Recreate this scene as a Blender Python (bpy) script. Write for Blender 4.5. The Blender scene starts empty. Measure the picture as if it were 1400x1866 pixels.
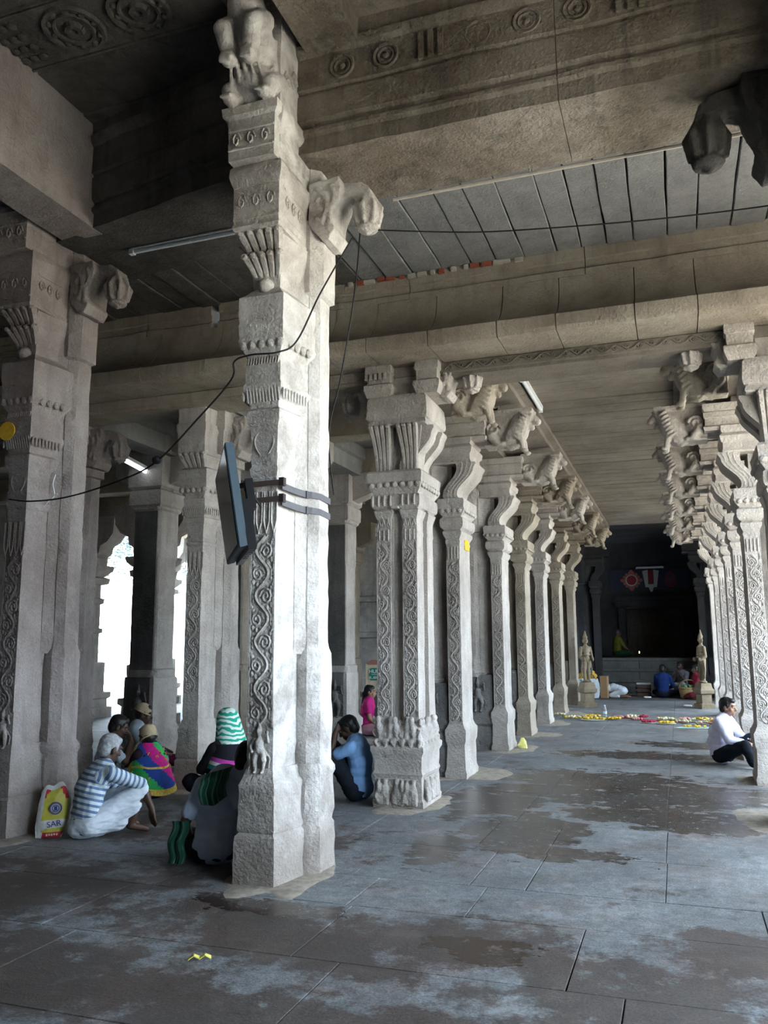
import bpy, bmesh, math, random
from mathutils import Vector, Matrix, noise
random.seed(7)
C = bpy.context.scene
COL = C.collection
R = math.radians
PI = math.pi

# ---------------------------------------------------------------- camera
cam_d = bpy.data.cameras.new('camera')
cam = bpy.data.objects.new('camera', cam_d)
COL.objects.link(cam)
cam_d.sensor_fit = 'HORIZONTAL'
cam_d.sensor_width = 36.0
cam_d.lens = 1530.0 / 1400.0 * 36.0
cam_d.clip_start = 0.05
cam_d.clip_end = 400
cam.matrix_world = (Matrix.Translation((0, 0, 1.5)) @ Matrix.Rotation(R(19.117), 4, 'Z')
                    @ Matrix.Rotation(R(90 + 8.776), 4, 'X') @ Matrix.Rotation(R(-0.34), 4, 'Z'))
C.camera = cam

# ---------------------------------------------------------------- sky, sun, exposure
world = bpy.data.worlds.new('sky')
C.world = world
world.use_nodes = True
wn = world.node_tree
wn.nodes.clear()
w_out = wn.nodes.new('ShaderNodeOutputWorld')
w_bg = wn.nodes.new('ShaderNodeBackground')
w_bg.inputs['Color'].default_value = (0.70, 0.85, 1.0, 1)
w_bg.inputs['Strength'].default_value = 10.0
wn.links.new(w_bg.outputs[0], w_out.inputs[0])

sun_d = bpy.data.lights.new('sun', 'SUN')
sun = bpy.data.objects.new('sun', sun_d)
COL.objects.link(sun)
sun_d.energy = 16.0
sun_d.angle = R(1.0)
sun_d.color = (1.0, 0.95, 0.86)
sun.rotation_euler = Vector((0.25, -0.35, 0.9)).to_track_quat('Z', 'Y').to_euler()

C.view_settings.view_transform = 'Standard'
C.view_settings.look = 'None'
C.view_settings.gamma = 1.0
C.view_settings.use_curve_mapping = False
C.view_settings.exposure = 0.92
C.cycles.use_denoising = True
C.cycles.max_bounces = 8
C.cycles.diffuse_bounces = 5
C.cycles.glossy_bounces = 3
C.cycles.transmission_bounces = 6
C.cycles.sample_clamp_indirect = 8.0
C.cycles.caustics_reflective = False
C.cycles.caustics_refractive = False
# ---------------------------------------------------------------- helpers
class MB:
    """collects faces and links them as ONE mesh object"""
    def __init__(self, M=None):
        self.v = []; self.f = []; self.mi = []; self.cur = 0
        self.M = M or Matrix.Identity(4)
    def add(self, vs, fs):
        b = len(self.v)
        M = self.M
        self.v += [M @ Vector(p) for p in vs]
        self.f += [[b + i for i in f] for f in fs]
        self.mi += [self.cur] * len(fs)
        return self
    def box(self, a, c):
        x0, y0, z0 = a; x1, y1, z1 = c
        return self.add([(x0,y0,z0),(x1,y0,z0),(x1,y1,z0),(x0,y1,z0),(x0,y0,z1),(x1,y0,z1),(x1,y1,z1),(x0,y1,z1)],
                 [(0,3,2,1),(4,5,6,7),(0,1,5,4),(1,2,6,5),(2,3,7,6),(3,0,4,7)])
    def cbox(self, c, s):
        return self.box((c[0]-s[0]/2, c[1]-s[1]/2, c[2]-s[2]/2), (c[0]+s[0]/2, c[1]+s[1]/2, c[2]+s[2]/2))
    def loft_rings(self, rings, cap=True):
        n = len(rings[0]); vs = [p for r in rings for p in r]; fs = []
        for k in range(len(rings)-1):
            for i in range(n):
                j = (i+1) % n
                fs.append((k*n+i, k*n+j, (k+1)*n+j, (k+1)*n+i))
        if cap:
            fs.append(tuple(reversed(range(n))))
            fs.append(tuple(range((len(rings)-1)*n, len(rings)*n)))
        return self.add(vs, fs)
    def prism(self, prof, axis, t0, t1, steps=1):
        """prof: 2-D polygon; axis 'x': (y,z) 'y': (x,z) 'z': (x,y)"""
        def P(a, b, t):
            return (t,a,b) if axis == 'x' else (a,t,b) if axis == 'y' else (a,b,t)
        rings = [[P(a,b,t0+(t1-t0)*k/steps) for a,b in prof] for k in range(steps+1)]
        if axis == 'y': rings = [list(reversed(r)) for r in rings]
        return self.loft_rings(rings)
    def tube(self, pts, r, n=6, cap=True, taper=None):
        pts = [Vector(p) for p in pts]; m = len(pts); rings = []
        up = Vector((0.13, 0.31, 0.94)); last = None
        for i, p in enumerate(pts):
            t = (pts[min(i+1,m-1)] - pts[max(i-1,0)])
            t = t.normalized() if t.length > 1e-9 else Vector((0,0,1))
            a = last if last is not None else (up if abs(t.dot(up)) < .9 else Vector((1,0,0)))
            a = a - t*a.dot(t)
            if a.length < 1e-6: a = t.orthogonal()
            a.normalize(); last = a
            b = t.cross(a)
            rr = r[i] if isinstance(r, (list, tuple)) else r * (taper(i/(m-1)) if taper else 1)
            rings.append([p + a*(rr*math.cos(2*PI*k/n)) + b*(rr*math.sin(2*PI*k/n)) for k in range(n)])
        return self.loft_rings(rings, cap)
    def ell(self, c, r, n=10, m=7, rot=None):
        c = Vector(c); r = (r,r,r) if not hasattr(r, '__len__') else r
        rot = rot or Matrix.Identity(3)
        vs = [c + rot @ Vector((0,0,-r[2]))]; fs = []
        for k in range(1, m):
            ph = -PI/2 + PI*k/m
            for i in range(n):
                th = 2*PI*i/n
                vs.append(c + rot @ Vector((r[0]*math.cos(ph)*math.cos(th), r[1]*math.cos(ph)*math.sin(th), r[2]*math.sin(ph))))
        vs.append(c + rot @ Vector((0,0,r[2])))
        top = len(vs)-1
        for i in range(n):
            j = (i+1) % n
            fs.append((0, 1+j, 1+i))
            for k in range(m-2):
                fs.append((1+k*n+i, 1+k*n+j, 1+(k+1)*n+j, 1+(k+1)*n+i))
            fs.append((1+(m-2)*n+i, 1+(m-2)*n+j, top))
        return self.add(vs, fs)
    def cap(self, p, q, r1, r2=None, n=10):
        """rounded tapered limb"""
        p = Vector(p); q = Vector(q); r2 = r1 if r2 is None else r2
        d = q - p
        if d.length < 1e-6: return self.ell(p, r1, n)
        t = d.normalized(); pts = []; rs = []
        for a in (-1, -.8, -.45, 0): pts.append(p + t*(r1*a)); rs.append(max(r1*math.sqrt(max(0,1-a*a)), r1*.04))
        for a in (0, .45, .8, 1): pts.append(q + t*(r2*a)); rs.append(max(r2*math.sqrt(max(0,1-a*a)), r2*.04))
        return self.tube(pts, rs, n)
    def chain(self, pts, rs, n=10):
        for i in range(len(pts)-1): self.cap(pts[i], pts[i+1], rs[i], rs[i+1], n)
        return self
    def lathe(self, c, prof, n=16, M=None):
        c = Vector(c); M = M or Matrix.Identity(3)
        rings = [[c + M @ Vector((r*math.cos(2*PI*i/n), r*math.sin(2*PI*i/n), z)) for i in range(n)] for r, z in prof]
        return self.loft_rings(rings)
    # -- stone loft: plan polygon offset outward level by level, with worn, uneven faces
    def stone(self, plan, levels, jit=.004, es=.07, zs=.07, freq=5.0, seed=0.0):
        n = len(plan)
        A = sum(plan[i][0]*plan[(i+1)%n][1]-plan[(i+1)%n][0]*plan[i][1] for i in range(n))
        if A < 0: plan = list(reversed(plan))
        P = [Vector((p[0], p[1])) for p in plan]
        mit = []
        for i in range(n):
            e0 = (P[i]-P[i-1]).normalized(); e1 = (P[(i+1)%n]-P[i]).normalized()
            n0 = Vector((e0.y,-e0.x)); n1 = Vector((e1.y,-e1.x))
            mm = n0+n1
            mm = mm / max(.35, (1+n0.dot(n1)))
            mit.append(mm)
        lv = [levels[0]]
        for l in levels[1:]:
            z0, o0 = lv[-1]; z1, o1 = l
            k = max(1, int((z1-z0)/zs))
            for q in range(1, k+1): lv.append((z0+(z1-z0)*q/k, o0+(o1-o0)*q/k))
        seg = [max(1, int(round((P[(i+1)%n]-P[i]).length/es))) for i in range(n)]
        rings = []
        for z, o in lv:
            ring = []
            for i in range(n):
                j = (i+1) % n
                a = P[i]+mit[i]*o; b = P[j]+mit[j]*o
                e = (b-a)
                nn = Vector((e.y,-e.x)).normalized() if e.length > 1e-6 else Vector((0,0))
                for k in range(seg[i]):
                    t = k/seg[i]; p = a+e*t
                    if jit:
                        q = self.M @ Vector((p.x, p.y, z))
                        d = noise.noise(q*freq+Vector((seed,0,0)))*jit + noise.noise(q*freq*3.1)*jit*.5
                        m_ = mit[i] if k == 0 else nn
                        p = p + m_*(d if k else d - abs(noise.noise(q*9.0))*jit*1.2)
                    ring.append((p.x, p.y, z))
            rings.append(ring)
        return self.loft_rings(rings)
    def mesh(self, name, smooth=None):
        me = bpy.data.meshes.new(name)
        me.from_pydata([tuple(p) for p in self.v], [], self.f)
        if any(self.mi): me.polygons.foreach_set('material_index', self.mi)
        me.update()
        if smooth is not None:
            me.shade_smooth()
            if smooth < 179: me.set_sharp_from_angle(angle=R(smooth))
        return me
    def build(self, name, mat, parent=None, smooth=None, **kw):
        me = self.mesh(name, smooth)
        for m in (mat if isinstance(mat, (list, tuple)) else [mat]): me.materials.append(m)
        return link(name, me, parent, **kw)

def link(name, data, parent=None, **kw):
    o = bpy.data.objects.new(name, data)
    COL.objects.link(o)
    if parent is not None: o.parent = parent
    for k, v in kw.items(): o[k] = v
    return o
def thing(name, label, cat, loc=(0,0,0), rz=0, group=None):
    o = bpy.data.objects.new(name, None)
    COL.objects.link(o)
    o.location = loc; o.rotation_euler = (0, 0, rz)
    o['label'] = label; o['category'] = cat; o['kind'] = 'thing'
    if group: o['group'] = group
    return o
def tag(o, label, cat, group=None):
    o['label'] = label; o['category'] = cat
    if group: o['group'] = group
    return o
def setting(name, loc=(0,0,0)):
    o = bpy.data.objects.new(name, None); COL.objects.link(o); o.location = loc
    o['kind'] = 'structure'
    return o
TMP = bpy.data.scenes.new('tmp')
def baked(o):
    """evaluated copy of an object's mesh, worked out in a small scene of its own"""
    vl = TMP.view_layers[0]; vl.update(); dg = vl.depsgraph; dg.update()
    return bpy.data.meshes.new_from_object(o.evaluated_get(dg), depsgraph=dg)
def push(me, fn):
    """move every vertex along its normal by fn(position)"""
    n = len(me.vertices); co = [0.0]*(3*n); no = [0.0]*(3*n)
    me.vertices.foreach_get('co', co); me.vertices.foreach_get('normal', no)
    for i in range(n):
        d = fn(Vector(co[3*i:3*i+3]))
        for k in (3*i, 3*i+1, 3*i+2): co[k] += no[k]*d
    me.vertices.foreach_set('co', co); me.update()
def remesh(mb, voxel, smooth=4, wob=0.0, wf=8.0, name='blob', angle=None, fac=.5):
    """melt overlapping primitives into one continuous surface"""
    me0 = mb.mesh('raw')
    o = bpy.data.objects.new('raw', me0); TMP.collection.objects.link(o)
    m = o.modifiers.new('r', 'REMESH'); m.mode = 'VOXEL'; m.voxel_size = voxel
    if smooth:
        s = o.modifiers.new('s', 'SMOOTH'); s.iterations = smooth; s.factor = fac
    me = baked(o)
    bpy.data.objects.remove(o); bpy.data.meshes.remove(me0)
    if wob:
        push(me, lambda q: noise.noise(q*wf)*wob + noise.noise(q*wf*2.7)*wob*.45)
    me.shade_smooth()
    me.name = name
    return me
# ---------------------------------------------------------------- materials
def nodes(name):
    m = bpy.data.materials.new(name); m.use_nodes = True
    nt = m.node_tree; b = nt.nodes['Principled BSDF']
    return m, nt, b
def N(nt, kind, **kw):
    n = nt.nodes.new('ShaderNode'+kind)
    for k, v in kw.items():
        if k.startswith('i_'): n.inputs[k[2:].replace('_', ' ')].default_value = v
        else: setattr(n, k, v)
    return n
def ramp(nt, src, stops, interp='LINEAR'):
    r = nt.nodes.new('ShaderNodeValToRGB'); r.color_ramp.interpolation = interp
    els = r.color_ramp.elements
    while len(els) < len(stops): els.new(.5)
    for e, (p, c) in zip(els, stops):
        e.position = p; e.color = (c[0], c[1], c[2], 1) if hasattr(c, '__len__') else (c, c, c, 1)
    nt.links.new(src, r.inputs[0])
    return r.outputs[0]
def mix(nt, a, b, fac, mode='MIX'):
    m = nt.nodes.new('ShaderNodeMix'); m.data_type = 'RGBA'; m.blend_type = mode; m.clamp_factor = True
    for s, i in ((fac, 0), (a, 6), (b, 7)):
        if hasattr(s, 'links'): nt.links.new(s, m.inputs[i])
        else: m.inputs[i].default_value = s if i == 0 else (s[0], s[1], s[2], 1)
    return m.outputs[2]
def math_(nt, op, a, b=None, c=None):
    m = nt.nodes.new('ShaderNodeMath'); m.operation = op
    for i, s in enumerate((a, b, c)):
        if s is None: continue
        if hasattr(s, 'links'): nt.links.new(s, m.inputs[i])
        else: m.inputs[i].default_value = s
    return m.outputs[0]
def pos_scaled(nt, sc=(1,1,1), loc=(0,0,0), coord='pos'):
    if coord == 'pos': src = nt.nodes.new('ShaderNodeNewGeometry').outputs['Position']
    else: src = nt.nodes.new('ShaderNodeTexCoord').outputs['Object']
    mp = nt.nodes.new('ShaderNodeMapping'); mp.inputs['Scale'].default_value = sc; mp.inputs['Location'].default_value = loc
    nt.links.new(src, mp.inputs[0])
    return mp.outputs[0]
def noise_(nt, vec, scale, detail=4, rough=.55, dist=0):
    n = nt.nodes.new('ShaderNodeTexNoise')
    n.inputs['Scale'].default_value = scale; n.inputs['Detail'].default_value = detail
    n.inputs['Roughness'].default_value = rough; n.inputs['Distortion'].default_value = dist
    nt.links.new(vec, n.inputs['Vector'])
    return n.outputs['Fac']
def stone_mat(name, dark, mid, light, stain=(.05,.05,.05), stain_amt=.45, speck=.35, bump=.5, lime=0.0, soot_z=None, rough=.85, fine=70, mud=0):
    """weathered granite: blotches, chisel speckle, vertical drip stains, optional limewash"""
    m, nt, b = nodes(name)
    P = pos_scaled(nt)
    big = noise_(nt, P, 1.1, 5, .6)
    base = ramp(nt, big, [(.32, dark), (.5, mid), (.68, light)])
    med = noise_(nt, P, 5.5, 6, .65)
    base = mix(nt, base, light, math_(nt, 'MULTIPLY', ramp(nt, med, [(.5, 0), (.72, 1)]), .5))
    base = mix(nt, base, dark, math_(nt, 'MULTIPLY', ramp(nt, med, [(.28, 1), (.46, 0)]), .6))
    fn = noise_(nt, P, fine, 3, .7)
    base = mix(nt, base, ramp(nt, fn, [(.3, .35), (.7, 1.0)]), speck, 'MULTIPLY')
    if lime:
        ln = noise_(nt, P, 2.3, 8, .7, .3)
        base = mix(nt, base, (.78,.76,.72), math_(nt, 'MULTIPLY', ramp(nt, ln, [(.42, 0), (.6, 1)]), lime))
    dr = noise_(nt, pos_scaled(nt, (5, 5, .45)), 1.4, 6, .65, .4)
    base = mix(nt, base, stain, math_(nt, 'MULTIPLY', ramp(nt, dr, [(.52, 0), (.74, 1)]), stain_amt))
    if mud:                                                    # mud splashed and rubbed into the foot of the pillar
        sz = nt.nodes.new('ShaderNodeSeparateXYZ'); nt.links.new(P, sz.inputs[0])
        zz = math_(nt, 'ADD', sz.outputs[2], math_(nt, 'MULTIPLY', math_(nt, 'SUBTRACT', noise_(nt, P, 3.5, 6, .7), .5), 1.3))
        base = mix(nt, base, (.20,.165,.14), math_(nt, 'MULTIPLY', ramp(nt, zz, [(.15, 1), (.95, 0)]), mud))
    nt.links.new(base, b.inputs['Base Color'])
    b.inputs['Roughness'].default_value = rough
    b.inputs['Specular IOR Level'].default_value = .25
    h1 = noise_(nt, P, fine*.8, 4, .7); h2 = noise_(nt, P, 14, 5, .6)
    v = nt.nodes.new('ShaderNodeTexVoronoi'); v.inputs['Scale'].default_value = 34; nt.links.new(P, v.inputs['Vector'])
    hh = math_(nt, 'ADD', math_(nt, 'ADD', math_(nt, 'MULTIPLY', h1, .5), h2), math_(nt, 'MULTIPLY', v.outputs['Distance'], .35))
    bp = nt.nodes.new('ShaderNodeBump'); bp.inputs['Strength'].default_value = min(1, bump*1.5); bp.inputs['Distance'].default_value = .016
    nt.links.new(hh, bp.inputs['Height']); nt.links.new(bp.outputs[0], b.inputs['Normal'])
    return m
def plain(name, col, rough=.7, metal=0, spec=.3, var=.12, sc=30, emit=None, bump=0, bscale=120, coord='obj'):
    m, nt, b = nodes(name)
    P = pos_scaled(nt, coord=coord)
    n = noise_(nt, P, sc, 4, .6)
    lo = tuple(c*(1-var) for c in col); hi = tuple(min(1, c*(1+var)) for c in col)
    nt.links.new(ramp(nt, n, [(.3, lo), (.7, hi)]), b.inputs['Base Color'])
    b.inputs['Roughness'].default_value = rough; b.inputs['Metallic'].default_value = metal
    b.inputs['Specular IOR Level'].default_value = spec
    if emit:
        b.inputs['Emission Color'].default_value = (*emit[0], 1); b.inputs['Emission Strength'].default_value = emit[1]
    if bump:
        h = noise_(nt, P, bscale, 4, .6)
        bp = nt.nodes.new('ShaderNodeBump'); bp.inputs['Strength'].default_value = bump; bp.inputs['Distance'].default_value = .01
        nt.links.new(h, bp.inputs['Height']); nt.links.new(bp.outputs[0], b.inputs['Normal'])
    return m
def stripes_mat(name, cols, rough=.85, wob=0.0):
    """cloth striped along the 'stripe' attribute; cols = [(position, colour)...] repeating every 1.0"""
    m, nt, b = nodes(name)
    a = nt.nodes.new('ShaderNodeAttribute'); a.attribute_name = 'stripe'
    f = a.outputs['Fac']
    if wob:
        f = math_(nt, 'ADD', f, math_(nt, 'MULTIPLY', noise_(nt, pos_scaled(nt, coord='obj'), 9, 2), wob))
    fr = math_(nt, 'FRACT', f)
    c = ramp(nt, fr, cols, 'CONSTANT')
    n = noise_(nt, pos_scaled(nt, coord='obj'), 18, 4)
    c = mix(nt, c, ramp(nt, n, [(.3, .8), (.7, 1.0)]), .7, 'MULTIPLY')
    nt.links.new(c, b.inputs['Base Color']); b.inputs['Roughness'].default_value = rough
    b.inputs['Specular IOR Level'].default_value = .15
    return m

ST = {}
ST['lime'] = stone_mat('limewashed_granite', (.33,.295,.265), (.45,.415,.38), (.57,.53,.49), lime=.62, mud=.8, stain_amt=.22, stain=(.25,.2,.16), speck=.35, bump=.55)
ST['mauve'] = stone_mat('reddish_granite', (.21,.175,.16), (.30,.26,.243), (.39,.35,.33), stain=(.10,.085,.08), stain_amt=.5, bump=.55, mud=.5)
ST['pillar'] = stone_mat('carved_granite', (.31,.278,.25), (.43,.392,.355), (.55,.51,.465), stain=(.13,.12,.11), stain_amt=.4, bump=.55)
ST['warm'] = stone_mat('tan_granite', (.24,.205,.16), (.33,.285,.225), (.42,.375,.31), stain=(.13,.10,.08), stain_amt=.35, bump=.5)
ST['black'] = stone_mat('black_granite', (.075,.073,.07), (.12,.117,.112), (.19,.185,.175), stain=(.02,.02,.02), stain_amt=.5, bump=.4, rough=.6)
ST['beam'] = stone_mat('stained_beam_granite', (.125,.10,.076), (.215,.18,.138), (.335,.295,.25), stain=(.05,.052,.045), stain_amt=.75, bump=.7, lime=.05)
ST['cornice'] = stone_mat('cornice_granite', (.23,.193,.152), (.31,.268,.215), (.40,.36,.30), stain=(.10,.085,.07), stain_amt=.45, bump=.45)
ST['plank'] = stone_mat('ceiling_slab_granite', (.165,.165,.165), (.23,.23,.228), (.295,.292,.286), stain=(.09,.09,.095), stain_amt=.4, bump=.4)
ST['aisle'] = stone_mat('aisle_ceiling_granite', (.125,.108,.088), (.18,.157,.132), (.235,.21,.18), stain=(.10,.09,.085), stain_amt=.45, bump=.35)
ST['dark'] = stone_mat('dark_granite', (.05,.048,.044), (.085,.08,.073), (.14,.132,.12), stain=(.012,.012,.012), stain_amt=.6, bump=.5)  # dark stone tone; in the upper right corner it stands in for shade
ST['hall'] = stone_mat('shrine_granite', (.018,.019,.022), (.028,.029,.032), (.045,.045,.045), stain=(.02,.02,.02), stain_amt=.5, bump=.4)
ST['step'] = stone_mat('step_granite', (.07,.073,.072), (.11,.112,.108), (.15,.155,.15), stain=(.04,.04,.04), stain_amt=.5, bump=.4)
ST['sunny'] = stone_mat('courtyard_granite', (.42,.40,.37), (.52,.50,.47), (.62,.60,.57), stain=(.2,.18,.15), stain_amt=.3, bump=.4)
# ---------------------------------------------------------------- floor
def floor_mat():
    m, nt, b = nodes('wet_floor_granite')
    P = pos_scaled(nt)
    sep = nt.nodes.new('ShaderNodeSeparateXYZ'); nt.links.new(P, sep.inputs[0])
    def spots(blobs):
        """union of soft ellipses on the floor: > 0 inside"""
        tot = None
        for x, y, rx, ry in blobs:
            dx = math_(nt, 'MULTIPLY', math_(nt, 'SUBTRACT', sep.outputs[0], x), 1/rx)
            dy = math_(nt, 'MULTIPLY', math_(nt, 'SUBTRACT', sep.outputs[1], y), 1/ry)
            g = math_(nt, 'SUBTRACT', 1.0, math_(nt, 'ADD', math_(nt, 'MULTIPLY', dx, dx), math_(nt, 'MULTIPLY', dy, dy)))
            tot = g if tot is None else math_(nt, 'MAXIMUM', tot, g)
        return math_(nt, 'MAXIMUM', tot, -.75)
    big = noise_(nt, P, 1.3, 7, .65)
    base = ramp(nt, big, [(.3, (.14,.152,.163)), (.5, (.195,.21,.222)), (.7, (.26,.274,.285))])
    fine = noise_(nt, P, 11, 10, .82)
    base = mix(nt, base, ramp(nt, fine, [(.36, .42), (.60, 1.2)]), .9, 'MULTIPLY')
    fn = noise_(nt, P, 75, 4, .75)
    base = mix(nt, base, ramp(nt, fn, [(.36, .35), (.62, 1.15)]), .75, 'MULTIPLY')
    # pale scuffed patches
    pn = noise_(nt, pos_scaled(nt, (1,1,1), (3,8,1)), 2.2, 10, .74)
    base = mix(nt, base, (.30,.315,.325), math_(nt, 'MULTIPLY', ramp(nt, pn, [(.56, 0), (.64, 1)]), .5))
    # brown mud trodden in, mostly in the foreground and round the nearest pillar
    mud = spots([(-2.4,4.25,1.0,.4), (-1.3,4.2,.9,.55), (-.2,3.9,1.0,.5), (-3.0,3.4,1.3,.5), (-1.5,3.3,1.2,.35), (.2,4.6,.5,.35), (-4.0,4.6,1.1,.6), (-3.6,6.4,1.0,.8), (-.2,3.2,.8,.3)])
    mn = noise_(nt, pos_scaled(nt, (1,1,1), (7,1,4)), 2.3, 10, .76)
    mm = ramp(nt, math_(nt, 'ADD', math_(nt, 'MULTIPLY', mud, .12), mn), [(.47, 0), (.56, 1)])
    base = mix(nt, base, (.36,.245,.19), math_(nt, 'MULTIPLY', mm, .92), 'MULTIPLY')
    rn = noise_(nt, pos_scaled(nt, (1,1,1), (1,5,2)), 1.6, 8, .7)
    base = mix(nt, base, (.95,.70,.60), math_(nt, 'MULTIPLY', ramp(nt, rn, [(.48, 0), (.62, 1)]), .55), 'MULTIPLY')
    # small dark streaks
    sn = noise_(nt, pos_scaled(nt, (3.5, 16, 1), (2,2,0)), 1.0, 6, .7)
    base = mix(nt, base, (.45,.42,.40), math_(nt, 'MULTIPLY', ramp(nt, sn, [(.64, 0), (.68, 1)]), .7), 'MULTIPLY')
    # wet patches, outline broken up by noise
    wet = spots([(-.35,8.7,1.3,.55), (.05,7.6,.7,.35), (-1.2,8.9,1.0,.5), (-.9,6.35,.5,.25), (-.9,9.6,1.35,.85), (.15,9.1,.85,.6), (-1.75,8.2,.5,1.1), (-1.25,7.0,.5,.85), (-.35,7.9,.95,.5), (-1.75,6.2,.22,.6), (-.5,11.9,1.4,.45), (.25,13.2,1.0,.5), (-2.35,4.62,.62,.16), (-1.0,4.3,.3,.2)])
    en = noise_(nt, pos_scaled(nt, (1.0, 1.6, 1)), 3.2, 10, .70)
    w = math_(nt, 'ADD', math_(nt, 'MULTIPLY', wet, .42), math_(nt, 'MULTIPLY', math_(nt, 'SUBTRACT', en, .5), 2.15))
    wm = ramp(nt, w, [(.05, 0), (.10, 1)])
    base = mix(nt, base, (.46,.385,.335), math_(nt, 'MULTIPLY', wm, .92), 'MULTIPLY')
    nt.links.new(base, b.inputs['Base Color'])
    rgh = mix(nt, ramp(nt, fine, [(.3, .5), (.7, .8)]), (.16,.16,.16), math_(nt, 'MULTIPLY', wm, .8))
    nt.links.new(rgh, b.inputs['Roughness'])
    b.inputs['Specular IOR Level'].default_value = .40
    h = math_(nt, 'ADD', math_(nt, 'MULTIPLY', fine, 1.0), math_(nt, 'MULTIPLY', fn, .4))
    hs = mix(nt, h, (.6,.6,.6), math_(nt, 'MULTIPLY', wm, .8))
    bp = nt.nodes.new('ShaderNodeBump'); bp.inputs['Strength'].default_value = .8; bp.inputs['Distance'].default_value = .012
    nt.links.new(hs, bp.inputs['Height']); nt.links.new(bp.outputs[0], b.inputs['Normal'])
    return m
FL = floor_mat()
MORTAR = plain('joint_earth', (.09,.08,.07), .95, coord='pos')
SAND = plain('swept_sand', (.27,.235,.195), .95, var=.3, sc=14, coord='pos', bump=.4)

floor = setting('floor')
g = MB(); g.box((-13, -9, -.3), (3.2, 22.6, -.02)); g.build('floor_bed', MORTAR, floor)
rf = random.Random(3)
def slab(x0, x1, y0, y1):
    gp = .0025; z = rf.uniform(-.0015, 0.0)
    c = .003
    m = MB()
    j = lambda: rf.uniform(-.0015, .0015)
    a = [(x0+gp+j(), y0+gp+j()), (x1-gp+j(), y0+gp+j()), (x1-gp+j(), y1-gp+j()), (x0+gp+j(), y1-gp+j())]
    cx = (x0+x1)/2; cy = (y0+y1)/2
    def ring(ins, zz): return [(p[0]+(ins if p[0] < cx else -ins), p[1]+(ins if p[1] < cy else -ins), zz) for p in a]
    m.loft_rings([ring(0, -.03), ring(0, z-.003), ring(c, z)])
    m.build('slab', FL, floor)
ROWS = [(-2.4,-1.2),(-1.2,0),(0,1.1),(1.1,2.2),(2.2,3.08),(3.08,3.95),(3.95,4.78),(4.78,5.38),(5.38,6.3),(6.3,7.3)]
fixed = {3.08: [-6,-4.6,-3.1,-1.6,-.3,.9], 3.95: [-6,-4.8,-3.35,-1.86,-.55,.75], 4.78: [-6,-4.7,-3.2,-1.9,-1.2,.35],
         5.38: [-6,-4.6,-3.3,-2.1,-1.32,-.97,-.16,1.1], 6.3: [-6,-4.9,-3.6,-2.5,-1.5,-.98,-.17,1.2]}
for y0, y1 in ROWS:
    xs = fixed.get(y0)
    if not xs:
        xs = [-6.0]
        while xs[-1] < 2.4: xs.append(xs[-1]+rf.uniform(1.0, 1.7))
    else:
        xs = xs + [2.3]
    for a, b_ in zip(xs, xs[1:]): slab(a, b_, y0, y1)
# along the aisle the paving runs in long strips; beyond row one on the left it is coarser
y = 7.3
while y < 22.4:
    h = rf.uniform(.9, 1.4); xs = [-2.3, -1.3+rf.uniform(-.1,.1), -.18, .78, 2.4]
    for a, b_ in zip(xs, xs[1:]): slab(a, b_, y, min(y+h, 22.5))
    x = -2.3
    while x > -12.5:
        wd = rf.uniform(1.1, 1.7); slab(max(x-wd, -12.8), x, y, min(y+h, 22.5)); x -= wd
    y += h
for yy in (2.2, 3.08, 3.95, 4.78, 5.38, 6.3):
    for xa, xb in ((-7.4,-6.0),(-9.2,-7.4),(-11,-9.2),(-12.8,-11)): slab(xa, xb, yy, {2.2:3.08,3.08:3.95,3.95:4.78,4.78:5.38,5.38:6.3,6.3:7.3}[yy])

# ---------------------------------------------------------------- beams and ceilings
def extrude(name, prof, A, B, mat, parent=None, jit=.006, step=.12, freq=3.0, chip=0, smooth=35, **kw):
    """profile [(n, z)] (n towards the viewer's side of the line A-B) carried along A->B with worn edges"""
    A = Vector((A[0], A[1], 0)); B = Vector((B[0], B[1], 0)); L = (B-A).length; t = (B-A)/L
    nv = Vector((t.y, -t.x, 0))
    pr = []
    for i in range(len(prof)):
        a = Vector(prof[i]); b = Vector(prof[(i+1) % len(prof)]); k = max(1, int((b-a).length/.09))
        for q in range(k): pr.append(a+(b-a)*q/k)
    k = max(2, int(L/step)); rings = []
    for q in range(k+1):
        base = A+t*(L*q/k); ring = []
        for p in pr:
            w = base+nv*p.x+Vector((0,0,p.y))
            d = noise.noise(w*freq)*jit+noise.noise(w*freq*3.3)*jit*.6
            ring.append(w+nv*d+Vector((0,0,noise.noise(w*freq+Vector((9,2,5)))*jit*.8)))
        rings.append(ring)
    m = MB(); m.loft_rings(rings)
    return m.build(name, mat, parent, smooth, **kw)

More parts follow.
